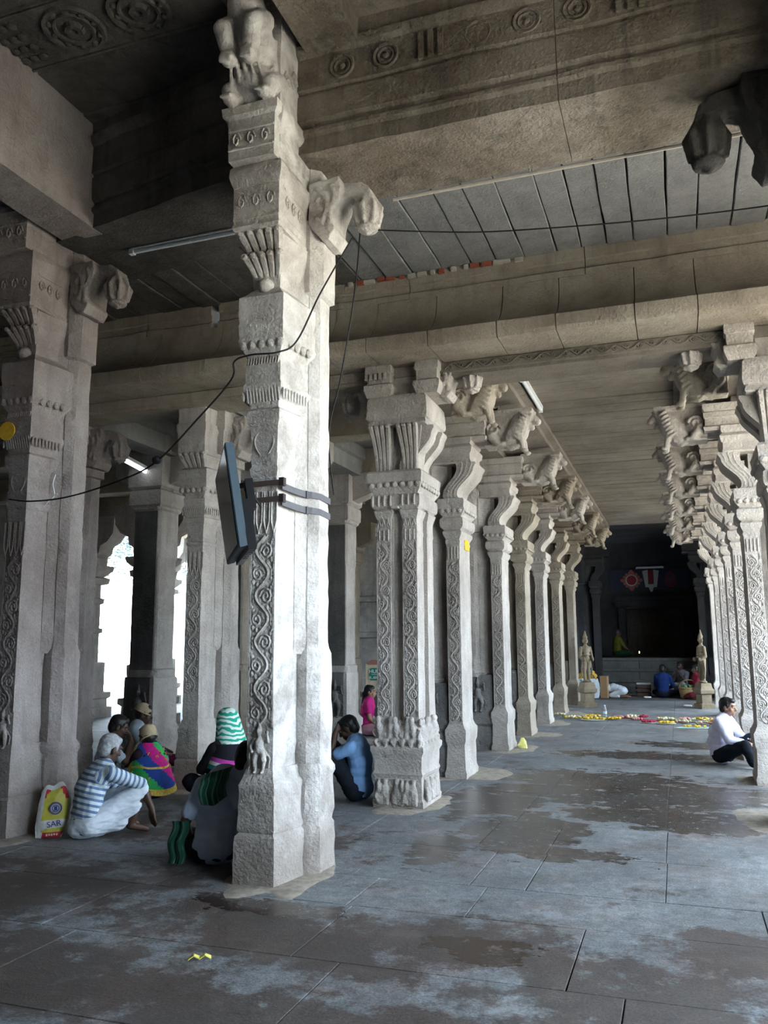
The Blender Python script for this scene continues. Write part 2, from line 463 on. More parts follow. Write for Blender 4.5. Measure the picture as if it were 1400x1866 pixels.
def planks_y(parent, xs, y0, y1, z, mat, th=.18):
    for a, b_ in zip(xs, xs[1:]):
        m = MB(); dz = rf.uniform(-.012, .012); g_ = rf.uniform(.0015, .0055)
        j = lambda: rf.uniform(-.008, .008)
        k = 10; rings = []
        for q in range(k+1):
            yy = y0+(y1-y0)*q/k
            w1, w2 = noise.noise(Vector((a*3, yy*2.2, 1)))*.012, noise.noise(Vector((b_*3, yy*2.2, 7)))*.012
            rings.append([(a+g_+w1, yy, z+dz+.012), (a+g_+.007+w1, yy, z+dz), (b_-g_-.007+w2, yy, z+dz), (b_-g_+w2, yy, z+dz+.012), (b_-g_+w2, yy, z+th), (a+g_+w1, yy, z+th)])
        m.loft_rings([list(reversed(r)) for r in rings]); m.build('ceiling_slab', mat, parent, 30)
def planks_x(parent, ys, x0, x1, z, mat, th=.18):
    for a, b_ in zip(ys, ys[1:]):
        m = MB(); dz = rf.uniform(-.007, .007); g_ = rf.uniform(.002, .006); k = 12; rings = []
        for q in range(k+1):
            xx = x0+(x1-x0)*q/k
            w1, w2 = noise.noise(Vector((xx*2.2, a*3, 3)))*.008, noise.noise(Vector((xx*2.2, b_*3, 5)))*.008
            rings.append([(xx, a+g_+w1, z+dz+.014), (xx, a+g_+.012+w1, z+dz), (xx, b_-g_-.012+w2, z+dz), (xx, b_-g_+w2, z+dz+.014), (xx, b_-g_+w2, z+th), (xx, a+g_+w1, z+th)])
        m.loft_rings([list(reversed(r)) for r in rings]); m.build('ceiling_slab', mat, parent, 30)

ceil_ = setting('ceiling'); ceil_b = setting('ceiling'); ceil_c = setting('ceiling')
def sheet(name, a, b_, mat, parent): m = MB(); m.box(a, b_); return m.build(name, mat, parent)
# roof mass over everything (keeps the daylight out)
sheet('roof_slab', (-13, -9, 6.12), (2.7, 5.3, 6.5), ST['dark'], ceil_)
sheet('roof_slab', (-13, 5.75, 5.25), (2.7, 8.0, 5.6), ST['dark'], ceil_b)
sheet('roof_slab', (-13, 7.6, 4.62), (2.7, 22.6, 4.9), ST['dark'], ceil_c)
# front bay: slabs across
ys = [-2.5]
while ys[-1] < 5.1: ys.append(ys[-1]+rf.uniform(.34, .5))
ys[-1] = 5.2
planks_x(ceil_, ys, -2.75, 2.6, 5.9, ST['beam'])
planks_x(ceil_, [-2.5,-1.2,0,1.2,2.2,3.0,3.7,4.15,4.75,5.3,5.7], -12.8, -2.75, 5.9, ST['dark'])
# bay between the beam and the cornice: slabs along the aisle direction
xs = [-12.8,-12.2,-11.6,-11.0,-10.4,-9.8,-9.2,-8.7,-8.2]
while xs[-1] < 2.3: xs.append(xs[-1]+rf.uniform(.22, .30))
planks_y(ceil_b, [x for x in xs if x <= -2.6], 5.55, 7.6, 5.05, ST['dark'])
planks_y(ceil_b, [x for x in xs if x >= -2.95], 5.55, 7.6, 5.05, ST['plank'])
# aisle: slabs across
ys = [7.95]
while ys[-1] < 22.0: ys.append(ys[-1]+rf.uniform(.28, .46))
ys[-1] = 22.4
planks_x(ceil_c, ys, -1.62, .2, 4.45, ST['aisle'])
# side aisles left
planks_x(ceil_c, [7.95+1.2*i for i in range(13)], -12.8, -2.3, 4.5, ST['plank'])
planks_x(ceil_c, [7.95+1.8*i for i in range(9)], .2, 2.6, 4.5, ST['plank'])

# carved medallions in the dark ceiling at upper left
m = MB()
def ring_relief(m, c, r, tr, axis='z', n=22, tn=5):
    pts = []
    for i in range(n+1):
        a = 2*PI*i/n
        if axis == 'z': pts.append((c[0]+r*math.cos(a), c[1]+r*math.sin(a), c[2]))
        else: pts.append((c[0]+r*math.cos(a), c[1], c[2]+r*math.sin(a)))
    m.tube(pts, tr, tn, cap=False)
for cx, cy in ((-3.9, 4.45), (-3.35, 4.45)):
    for r_, t_ in ((.21,.022), (.14,.016), (.05,.03)): ring_relief(m, (cx, cy, 5.9), r_, t_)
    for k in range(10):
        a = 2*PI*k/10; m.ell((cx+.175*math.cos(a), cy+.175*math.sin(a), 5.9), (.028,.028,.02), 6, 4)
m.tube([(-4.6,4.19,5.9), (-2.9,4.19,5.9)], .014, 5); m.tube([(-4.6,4.71,5.9), (-2.9,4.71,5.9)], .014, 5)
for k in range(16): m.ell((-4.55+.05*(k%4)*1.6, 4.28+.11*(k//4), 5.9), (.045,.04,.02), 6, 4)
m.build('carved_medallion', ST['dark'], ceil_, 60)

# trim_1: the tall beam on row zero, right and left halves
BP = [(0,4.98),(0,5.10),(.03,5.12),(.03,5.15),(.005,5.17),(.005,5.20),(.035,5.22),(.035,5.41),(.02,5.42),(.02,5.44),(.045,5.45),(.045,5.69),(.055,5.70),(.075,5.72),(.085,5.77),(.06,5.79),(.06,5.95),(-.76,5.95),(-.76,4.98)]
trim1 = setting('trim_1')
extrude('beam_block', BP, (-2.62, 5.10), (-.55, 5.10), ST['beam'], trim1, jit=.014)
extrude('beam_block', BP, (-.545, 5.10), (2.6, 5.10), ST['beam'], trim1, jit=.014)
m = MB()
for k in range(13):
    x = -2.05+k*.33
    if k % 4 == 2:
        for dx in (-.07, 0, .07): m.box((x+dx-.018, 5.035, 5.47), (x+dx+.018, 5.10, 5.67))
    else:
        ring_relief(m, (x, 5.055, 5.57), .085, .013, 'y'); ring_relief(m, (x, 5.055, 5.57), .055, .009, 'y'); m.ell((x, 5.055, 5.57), (.025,.012,.025), 8, 5)
m.build('medallion_frieze', ST['beam'], trim1, 60)
trim2 = setting('trim_2')
BPL = [(p[0]*1.2, p[1]) for p in BP]
extrude('beam_block', BPL, (-9, 5.72), (-5.0, 5.66), ST['dark'], trim2, jit=.014)
extrude('beam_block', BPL, (-12.9, 5.76), (-9.005, 5.72), ST['dark'], trim2, jit=.014)
extrude('beam_block', BPL, (-4.99, 5.60), (-2.62, 5.12), ST['dark'], trim2, jit=.014)
# beams over P0 and L0 that run back over the viewer's head
trim3 = setting('trim_3')
for x0, x1, y1, mt, zb in ((-2.72,-2.32,5.1,'beam',5.72), (-5.30,-4.90,5.62,'mauve',4.98), (.75,1.2,5.1,'dark',5.72)):  # the right-hand beam's dark tone carries the corner's shade
    extrude('beam_block', [(0,zb),(0,zb+.08),(-.02,zb+.10),(-.02,5.72),(0,5.75),(0,5.93),(x0-x1,5.93),(x0-x1,zb)], (x1, y1), (x1, -4), ST[mt], trim3)

# trim_4: kapota cornice along row one
KP_frieze = [(.10,4.79),(.10,4.85),(.07,4.87),(.07,4.94),(.09,4.95),(.09,5.06),(-.25,5.06),(-.25,4.79)]
KP = [(.0,4.18),(.44,4.17),(.46,4.20),(.46,4.31),(.44,4.325)]
for i in range(1, 9):
    a = i/8*PI/2
    KP.append((.42-.32*math.sin(a)**1.0*1.0, 4.34+.44*(1-math.cos(a))**.75))
KP += [(.10,4.79),(-.1,4.79),(-.1,4.18)]
trim4 = setting('trim_4')
cut = [-12.9,-11.4,-10.1,-8.9,-7.6,-6.4,-5.1,-4.35,-3.55,-3.06,-2.62,-2.02,-1.38,-.86,-.2,.30,.92,1.7,2.5]
for a, b_ in zip(cut, cut[1:]):
    dn = rf.uniform(-.006,.006)
    extrude('cornice_block', [(n_+dn, z_) for n_, z_ in KP], (a+.004, 7.52), (b_-.004, 7.52), ST['cornice'], trim4, jit=.008, freq=5)
for a, b_ in zip([-12.9,-9.6,-7.6,-5.3,-4.42], [-9.6,-7.6,-5.3,-4.5,-2.3]): extrude('frieze_block', KP_frieze, (a+.004, 7.52), (b_-.004, 7.52), ST['cornice'], trim4, jit=.012, freq=6)
for a, b_ in zip([-2.3,-.62,1.0], [-.62,1.0,2.5]): extrude('frieze_block', KP_frieze, (a+.004, 7.52), (b_-.004, 7.52), ST['cornice'], trim4, jit=.010, freq=6)
# broken brick and mortar showing above the frieze
BRICK = plain('red_brick', (.30,.09,.055), .9, coord='pos'); MORT = plain('old_mortar', (.42,.39,.34), .95, coord='pos', sc=25)
for k in range(17):
    x = -2.9+k*.105+rf.uniform(-.02,.02)
    m = MB(); w_ = rf.uniform(.02,.055); z_ = 5.035+rf.uniform(-.006,.006)
    m.stone([(x-w_,7.395),(x+w_,7.395),(x+w_,7.48),(x-w_,7.48)], [(z_-.022,0),(z_+.016,0)], jit=.006, es=.03, zs=.02)
    m.build('brick' if rf.random() < .5 else 'mortar_lump', BRICK if rf.random() < .42 else MORT, trim4, 40)

# trim_5: architrave on row one under the cornice, with a scroll-carved band
AP = [(0,4.04),(0,4.07),(.02,4.08),(.02,4.17),(0,4.18),(0,4.5),(-.42,4.5),(-.42,4.04)]
trim5 = setting('trim_5')
extrude('beam_block', AP, (-12.8, 7.62), (-2.1, 7.62), ST['cornice'], trim5)
extrude('beam_block', AP, (-2.1, 7.62), (2.5, 7.62), ST['aisle'], trim5)
def scroll_band(m, x0, x1, y, z, amp, wl, r):
    pts = []; k = int((x1-x0)/.02)
    for q in range(k+1):
        x = x0+(x1-x0)*q/k; pts.append((x, y, z+amp*math.sin(2*PI*x/wl)))
    m.tube(pts, r, 5)
    q = x0
    sg = 1
    while q < x1:
        c = (q+wl/4, z-sg*amp*.1)
        sp = []
        for i in range(13):
            a = i/12*2.6*PI; rr = amp*.8*(1-i/15)
            sp.append((c[0]+rr*math.cos(a)*1.1, y, c[1]-sg*rr*math.sin(a)))
        m.tube(sp, r*.8, 4); q += wl/2; sg = -sg
m = MB(); scroll_band(m, -2.0, .75, 7.595, 4.125, .03, .22, .008); m.build('scroll_band', ST['aisle'], trim5, 60)

# trim_6 / trim_7: architraves along both rows of the aisle with the ledges that the yalis carry
LP = lambda s: [(0,4.12),(0,4.20),(.30,4.22),(.30,4.27),(.62,4.30),(.62,4.37),(.70,4.39),(.70,4.47),(-.5,4.47),(-.5,4.12)]
trim6 = setting('trim_6'); trim7 = setting('trim_7')
yy = 8.05
k = 0
YP = [7.54, 9.35, 11.8, 13.7, 15.7, 17.9, 20.4]
YR = [7.55, 9.85, 11.8, 13.75, 15.85, 18.1, 20.6]
for a, b_ in zip([8.05]+[q+.3 for q in YP[1:]], [q+.3 for q in YP[1:]]+[22.4]):
    extrude('beam_block', LP(1), (-2.28, b_), (-2.28, a+.006), ST['aisle'], trim6) if False else None
    extrude('beam_block', LP(1), (-2.25, a+.006), (-2.25, b_), ST['aisle'], trim6)
for a, b_ in zip([8.05]+[q+.3 for q in YR[1:]], [q+.3 for q in YR[1:]]+[22.4]):
    extrude('beam_block', LP(1), (.80, b_), (.80, a+.006), ST['aisle'], trim7)
m = MB()
for q in YP[:-1]:
    for j in range(4):
        yc = q+.75+j*.38
        sp = []
        for i in range(16):
            a = i/15*3.4*PI; rr = .13*(1-i/19)
            sp.append((-1.95+rr*math.cos(a)*.8, yc+rr*math.sin(a), 4.20+.0*rr))
        m.tube(sp, .014, 4)
m.build('foliage_carving', ST['aisle'], trim6, 60)

# trim_8: lengthwise beam over the next row on the left, pale with limewash
trim8 = setting('trim_8')
extrude('beam_block', [(0,4.06),(0,4.30),(.05,4.32),(.05,4.5),(-.35,4.5),(-.35,4.06)], (-4.55, 8.05), (-4.55, 22), ST['plank'], trim8)
extrude('beam_block', [(0,4.06),(0,4.30),(.05,4.32),(.05,4.5),(-.35,4.5),(-.35,4.06)], (-6.45, 8.05), (-6.45, 22), ST['plank'], trim8)
for q in (9.7, 12.1, 14.5, 16.9, 19.3):
    extrude('beam_block', [(0,4.1),(0,4.5),(-.35,4.5),(-.35,4.1)], (-12.5, q), (-2.6, q), ST['warm'], trim8)

# ---------------------------------------------------------------- shrine hall at the end
wall_b = setting('wall_back')
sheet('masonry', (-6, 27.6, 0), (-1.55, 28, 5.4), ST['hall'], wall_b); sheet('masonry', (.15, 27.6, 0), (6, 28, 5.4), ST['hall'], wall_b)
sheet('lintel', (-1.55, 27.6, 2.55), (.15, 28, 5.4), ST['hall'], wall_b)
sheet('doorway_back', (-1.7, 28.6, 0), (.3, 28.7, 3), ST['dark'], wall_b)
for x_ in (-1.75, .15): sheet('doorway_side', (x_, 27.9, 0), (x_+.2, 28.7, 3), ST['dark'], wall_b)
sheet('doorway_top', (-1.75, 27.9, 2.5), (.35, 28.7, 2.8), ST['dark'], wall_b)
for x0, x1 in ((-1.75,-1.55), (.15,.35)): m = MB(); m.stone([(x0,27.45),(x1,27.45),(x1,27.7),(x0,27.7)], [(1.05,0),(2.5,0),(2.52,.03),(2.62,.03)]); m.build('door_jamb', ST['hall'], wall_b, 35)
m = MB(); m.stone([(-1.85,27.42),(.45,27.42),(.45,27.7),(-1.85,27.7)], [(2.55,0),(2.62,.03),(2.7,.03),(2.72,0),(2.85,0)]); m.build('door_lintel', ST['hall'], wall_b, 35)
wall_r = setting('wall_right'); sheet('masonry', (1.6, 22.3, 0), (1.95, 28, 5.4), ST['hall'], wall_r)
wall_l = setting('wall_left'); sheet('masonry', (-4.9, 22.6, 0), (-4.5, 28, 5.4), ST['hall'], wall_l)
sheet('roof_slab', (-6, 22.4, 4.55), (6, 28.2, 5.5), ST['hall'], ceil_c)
# stepped platform in front of the shrine
trim9 = setting('trim_9')
def step(y0, y1, z0, z1, mat=ST['step'], x0=-3.6, x1=1.7):
    cuts = [x0+(x1-x0)*q for q in (0, .22, .47, .69, 1)]
    for a, b_ in zip(cuts, cuts[1:]):
        m = MB(); m.stone([(a+.004,y0),(b_-.004,y0),(b_-.004,y1),(a+.004,y1)], [(z0,0),(z1-.09,0),(z1-.07,.03),(z1-.02,.03),(z1,.02)], jit=.006, es=.15, zs=.12)
        m.build('step_block', mat, trim9, 35)
step(25.0, 25.6, 0, .40); step(25.12, 25.6, .40, .70); step(25.25, 27.7, .70, 1.0)
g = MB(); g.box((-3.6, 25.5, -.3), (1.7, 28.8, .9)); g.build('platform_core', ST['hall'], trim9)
g = MB(); g.box((-3.6, 22.4, -.3), (1.7, 25, -.004)); g.build('threshold_paving', ST['step'], trim9)
# ---------------------------------------------------------------- outside
court = setting('ground_courtyard')
PAVE = plain('courtyard_paving', (.54,.48,.39), .9, var=.15, sc=3, coord='pos')
g = MB(); g.box((-45, -30, -.5), (-13, 60, -.03)); g.build('paving', PAVE, court)
g = MB(); g.box((3.2, -30, -.5), (40, 60, -.03)); g.build('paving', PAVE, court)
rear = setting('wall_rear')
sheet('masonry', (-13, -9.4, 0), (3.2, -9, 6.5), ST['sunny'], rear)  # unseen rear wall, pale stone chosen to bounce light onto the front beam
sheet('masonry', (-13.2, -9, 0), (-12.8, 16.2, 6.5), ST['dark'], rear)
added_eave = setting('trim_10')
sheet('added_eave', (2.45, -9, 3.75), (3.1, 22.6, 4.0), ST['cornice'], added_eave); sheet('added_eave_wall', (2.45, -9, 3.9), (2.75, 22.6, 6.5), ST['dark'], added_eave)  # outer roof edge added out of view, hung low to shade the upper right
sheet('masonry', (2.45, -9, 0), (3.1, .9, 4.0), ST['dark'], rear)  # wall added out of view to keep side light off the front faces

# trees beyond the courtyard, washed out by the glare
def tree(label, loc, h, seed):
    t = thing('tree', label, 'tree', loc, 0, 'trees beyond the courtyard')
    q = random.Random(seed); m = MB()
    m.chain([(0,0,0),(.1,0,h*.3),(0,.1,h*.55)], [.28,.22,.14], 8)
    tips = []
    for k in range(7):
        a = k*.9; e = (math.cos(a)*h*.22, math.sin(a)*h*.22, h*(.6+.05*k)); m.cap((0,.05,h*.4+.1*k), e, .10, .04, 6); tips.append(e)
    m.build('trunk', plain('tree_bark', (.16,.12,.09), .9), t, 60)
    m = MB()
    for k in range(2600):
        e = tips[k % 7]; r = h*.20
        d = V3((q.gauss(0,1), q.gauss(0,1), q.gauss(0,.8))); d = d/max(.01, d.length)*r*q.random()**.4
        c = V3(e)+d; a = q.uniform(0, 6.3); s_ = q.uniform(.10,.2); u = V3((math.cos(a), math.sin(a), q.uniform(-.5,.5)))*s_; w_ = V3((-math.sin(a)*.5, math.cos(a)*.5, q.uniform(-.6,.6)))*s_
        m.add([c-u, c-w_*.5, c+u, c+w_*.5], [(0,1,2,3)])
    m.build('foliage', LEAVES, t, None, kind='stuff')
V3 = Vector
LEAVES = plain('sunlit_leaves', (.017,.045,.046), .7, var=.3)
tree('broad tree seen washed out through the bright opening, nearer one', (-30, 42.5, 0), 9.5, 1)
tree('tall tree seen washed out through the bright opening, farther one', (-36, 47, 0), 12, 2)
sheet('added_parapet', (2.75, .9, -.1), (3.1, 22.6, .75), ST['cornice'], added_eave)  # low wall added out of view, blocks ground bounce from the pillar feet
# ---------------------------------------------------------------- carved parts shared by the pillars
def scroll(m, w, z0, z1, wl, r=.008, y=0.0, x=0.0, border=True):
    """creeper: a waving stem with a spiral and leaves in every bend, on the plane facing -y"""
    A = w*.25; k = int((z1-z0)/.022); pts = []
    for q in range(k+1):
        z = z0+(z1-z0)*q/k; pts.append((x+A*math.sin(2*PI*(z-z0)/wl), y-.002, z))
    m.tube(pts, r*1.15, 5)
    m.tube([(p[0]+.018, y+.001, p[2]+.006) for p in pts], r*.7, 4)
    m.tube([(p[0]-.018, y+.001, p[2]-.006) for p in pts], r*.6, 4)
    n = int((z1-z0)/(wl/2)); sg = 1
    for i in range(n):
        zc = z0+wl/4+i*wl/2; cx = x-sg*w*.17; R0 = min(wl*.22, w*.25); sp = []
        for q in range(16):
            a = q/15*3.6*PI; rr = R0*(1-q/17)
            sp.append((cx+sg*rr*math.cos(a), y-.002, zc-wl*.02+rr*math.sin(a)*1.25))
        m.tube(sp, r*1.0, 4)
        for q in range(5):
            a = .2+q*.62; m.ell((cx-sg*R0*1.12*math.cos(a), y, zc-wl*.03-R0*1.5*math.sin(a)), (r*1.5, r*.9, r*2.1), 6, 4)
        for q in range(3):
            zz = zc+wl*(.10+.07*q); m.ell((x-sg*w*(.30+.05*q), y, zz), (r*1.4, r*.8, r*1.8), 6, 4); m.ell((x+sg*w*(.36), y, zc-wl*.12+q*wl*.09), (r*1.1, r*.8, r*1.7), 6, 4)
        sg = -sg
    if border:
        for s in (-1, 1): m.box((x+s*w*.47-.007, y-.006, z0-.02), (x+s*w*.47+.007, y+.02, z1+.02))
def petals(m, x0, x1, y, z, h, n, out=.02):
    """row of lotus petals hanging on the plane facing -y"""
    w = (x1-x0)/n
    for i in range(n): m.ell((x0+w*(i+.5), y+.004, z), (w*.48, out, h*.5), 8, 5)
def flutes(m, x0, x1, y0, y1, z0, z1, n):
    for i in range(n):
        x = x0+(x1-x0)*(i+.5)/n; m.tube([(x, y0, z0), (x, y1, z1)], (x1-x0)/n*.42, 5)

def mk_deity():
    m = MB()
    m.cap((0,0,.30),(0,.0,.42),.065,.075); m.cap((0,0,.42),(0,0,.5),.075,.03); m.ell((0,-.015,.565),(.045,.045,.055))
    m.cap((0,0,.6),(0,0,.72),.042,.012); m.cap((-.075,0,.46),(-.14,-.01,.36),.026,.022); m.cap((-.14,-.01,.36),(-.1,-.05,.29),.022,.02)
    m.cap((.075,0,.46),(.15,-.01,.43),.026,.02); m.cap((.15,-.01,.43),(.14,-.04,.54),.02,.018); m.ell((.14,-.045,.57),(.03,.02,.03))
    m.cap((-.035,0,.3),(-.065,-.02,.15),.055,.04); m.cap((-.065,-.02,.15),(-.055,.0,.01),.038,.028); m.cap((.04,0,.3),(.10,-.045,.17),.055,.04); m.cap((.10,-.045,.17),(.055,0,.02),.038,.028)
    m.ell((-.06,-.03,.0),(.03,.05,.02)); m.ell((.06,-.03,.0),(.03,.05,.02))
    m.tube([(-.12,0,.40),(-.16,0,.25),(-.15,0,.1),(-.18,0,.0)], .016, 6); m.tube([(.10,0,.3),(.17,0,.2),(.15,0,.06)], .016, 6)
    m.tube([(.13*math.cos(a),.02,.56+.16*math.sin(a)) for a in [i*PI/10 for i in range(11)]], .014, 5)
    me = remesh(m, .0095, 2, .004, 14, 'carved_figure'); me.materials.append(ST['pillar']); return me
def mk_beasts(n=3, w=.5):
    """band of small elephants in relief"""
    m = MB()
    for i in range(n):
        x = -w/2+w*(i+.5)/n; s = w/n*.95; f = 1 if i % 2 else -1
        m.ell((x,0,.125),(s*.42,.045,.075)); m.ell((x+f*s*.36,-.015,.16),(s*.2,.045,.058)); m.tube([(x+f*s*.5,-.02,.15),(x+f*s*.55,-.03,.08),(x+f*s*.42,-.03,.02)],.019,6)
        m.ell((x+f*s*.26,-.03,.16),(s*.10,.02,.045))
        for q in (-.30,-.12,.12,.28): m.cap((x+q*s,-.01,.1),(x+q*s,-.01,.015),.026,.028,8)
        m.ell((x-f*s*.1,0,.205),(s*.2,.03,.04))
    m.tube([(-w/2,.0,.235),(w/2,.0,.235)], .012, 6)
    me = remesh(m, .010, 1, .005, 14, 'carved_beasts'); me.materials.append(ST['pillar']); return me
def mk_throng(w=.5, h=.3, seed=2):
    """writhing figures carved in a band"""
    r_ = random.Random(seed); m = MB(); n = 5
    for i in range(n):
        x = -w/2+w*(i+.5)/n; f = 1 if i % 2 else -1
        m.cap((x,0,.08),(x+f*.02,-.01,.19),.04,.045); m.ell((x+f*.025,-.02,.255),(.034,.034,.038))
        m.tube([(x-.02,0,.20),(x-f*.07,-.02,.16),(x-f*.05,-.03,.10)], .018, 6); m.tube([(x+.02,0,.20),(x+f*.075,-.02,.23),(x+f*.08,-.02,.29)], .017, 6)
        m.tube([(x-.02,0,.09),(x-.06,-.03,.05),(x-.03,-.02,.0)], .024, 6); m.tube([(x+.02,0,.09),(x+.07,-.03,.06),(x+.05,-.02,.0)], .024, 6)
        m.tube([(x+f*.05+.04*math.cos(a),0,.14+.05*math.sin(a)) for a in [k*2*PI/9*.8 for k in range(10)]], .013, 5)
        m.ell((x-f*.05,0,.03),(.035,.02,.03))
    me = remesh(m, .010, 1, .005, 14, 'carved_figures'); me.materials.append(ST['pillar']); return me
def mk_yali(mat, big=False):
    """rearing lion: haunch, arched maned neck, open jaws; local +x points out of the pillar"""
    m = MB()
    m.box((-.06,-.10,-.05),(.33,.10,-.012)); m.box((-.06,-.11,.39),(.55,.11,.45)); m.box((-.06,-.075,-.03),(.36,.075,.40))
    m.ell((.07,0,.17),(.15,.125,.17),16,10)
    m.chain([(.25,0,.04),(.33,0,.14),(.37,0,.25),(.42,0,.32)], [.13,.145,.135,.12], 14)
    m.ell((.46,0,.33),(.105,.115,.10),14,9)
    m.cap((.50,0,.335),(.585,0,.275),.075,.055); m.cap((.455,0,.25),(.52,0,.195),.055,.038)
    m.ell((.60,0,.295),(.03,.036,.028))
    for s in (-1, 1):
        m.ell((.52,.075*s,.345),(.036,.026,.036)); m.cap((.42,.075*s,.38),(.39,.09*s,.43),.03,.018)
        m.chain([(.37,.085*s,.10),(.40,.085*s,.0),(.42,.08*s,-.10)], [.05,.04,.032]); m.ell((.44,.08*s,-.12),(.05,.034,.026))
        m.cap((.03,.105*s,.1),(.11,.11*s,-.01),.07,.045); m.ell((.15,.11*s,-.02),(.06,.036,.028))
        for q in range(7):
            t = q/6; cx, cz = .29+.09*t, .05+.31*t
            m.tube([(cx+.02, s*.128, cz+.012),(cx+.06, s*.134, cz-.012),(cx+.11, s*.112, cz-.045)], .016, 5)
        m.tube([(.06+(.10*(1-i/18))*math.cos(i/14*3*PI), s*.128, .18+(.10*(1-i/18))*math.sin(i/14*3*PI)) for i in range(15)], .015, 5)
        m.tube([(.29+(.055*(1-i/18))*math.cos(i/14*3*PI), s*.128, .11+(.055*(1-i/18))*math.sin(i/14*3*PI)) for i in range(15)], .013, 5)
    m.tube([(.30,0,.36),(.38,0,.415),(.48,0,.42),(.57,0,.38)], .035, 6)
    me = remesh(m, .011, 1, .003, 18, 'yali'); me.materials.append(mat); return me
def mk_bud(mat):
    """side corbel: curved arm with a hanging lotus bud; local +x points out"""
    m = MB()
    w = .15
    m.prism([(-.05,.5),(.2,.52),(.22,.44),(.20,.34),(.16,.25),(.13,.17),(.17,.10),(.12,.02),(.05,.03),(-.05,.16)], 'y', -w, w)
    m.prism([(.1,.50),(.34,.49),(.42,.43),(.45,.34),(.40,.28),(.34,.33),(.28,.38),(.22,.36),(.15,.4)], 'y', -w*.55, w*.55)
    m.ell((.385,0,.25),(.10,.115,.14),14,9)
    for k in range(8):
        a = 2*PI*k/8
        m.tube([(.385+.05*math.cos(a),.055*math.sin(a),.38),(.385+.112*math.cos(a),.127*math.sin(a),.27),(.385+.086*math.cos(a),.097*math.sin(a),.15)], .02, 5)
    m.ell((.385,0,.125),(.085,.095,.03),12,6); m.ell((.385,0,.1),(.03,.03,.03))
    for s in (-1, 1):
        m.tube([(.02,w*s,.44),(.09,w*s,.38),(.11,w*s,.26),(.06,w*s,.16),(.02,w*s,.2)], .026, 5); m.tube([(.05+.03*math.cos(a),w*s,.33+.05*math.sin(a)) for a in [k*PI/5 for k in range(9)]], .014, 5); m.tube([(.14,w*s,.46),(.17,w*s,.36),(.13,w*s,.25),(.12,w*s,.12)], .018, 5)
    me = remesh(m, .0105, 1, .005, 12, 'lotus_bud_corbel'); me.materials.append(mat); return me
def s_bracket(m, w, y0, y1, z0, z1, lean, ribs=True):
    """leaning S bracket (profile in xz, out = +x); x=0 is the colonette's outer face"""
    n = 12; out = []; inn = []
    for i in range(n+1):
        t = i/n
        s = t*t*(3-2*t)
        bulge = .045*math.sin(2*PI*t)
        out.append((lean*s-bulge*.9+.0, z0+(z1-z0)*t)); inn.append((-w+lean*s*.95-bulge*.6, z0+(z1-z0)*t))
    out[0] = (.03, z0); out[-1] = (lean+.05, z1); out[-2] = (lean+.055, z1-(z1-z0)*.05)
    m.prism(out+list(reversed(inn)), 'y', y0, y1, 3)
    if ribs:
        for f in (.2, .45, .7): m.tube([(o[0]*(1-f)+i_[0]*f, y0+.003, o[1]) for o, i_ in zip(out, inn)], .011, 5)
        c = (inn[2][0]+.05, z0+(z1-z0)*.24)
        m.tube([(c[0]+.045*(1-i/17)*math.cos(i/14*3*PI), y0, c[1]+.045*(1-i/17)*math.sin(i/14*3*PI)) for i in range(15)], .009, 4)
def lotus(m, cx, y, w0, w1, z0, z1, out, n):
    """flaring lotus bracket towards -y: ribbed petals whose tips curl out"""
    for i in range(n):
        f = (i+.5)/n-.5
        pts = []; rs = []
        for k in range(9):
            t = k/8; ww = w0+(w1-w0)*t**1.7
            yy = y-out*(t**2.2)+.02
            pts.append((cx+f*ww, yy, z0+(z1-z0)*t)); rs.append(ww/n*.56*(1 if k < 8 else .8))
        m.tube(pts, rs, 6)
        tip = pts[-1]; m.ell((tip[0], tip[1]-.012, tip[2]-.012), (w1/n*.5, .024, .022), 6, 4)

YALI = mk_yali(ST['pillar']); YALI_W = mk_yali(ST['warm'])
BUD = mk_bud(ST['pillar'])
DEITY = mk_deity(); BEASTS = mk_beasts(3, .46); THRONG = mk_throng(.46)
def put(name, me, parent, loc, rz=0, sc=1, mat=None, flip=False):
    o = link(name, me, parent); o.location = loc; o.rotation_euler = (0, 0, rz)
    o.scale = (sc, -sc if flip else sc, sc) if not hasattr(sc, '__len__') else sc
    if mat:
        o.data = me.copy(); o.data.materials.clear(); o.data.materials.append(mat)
    return o

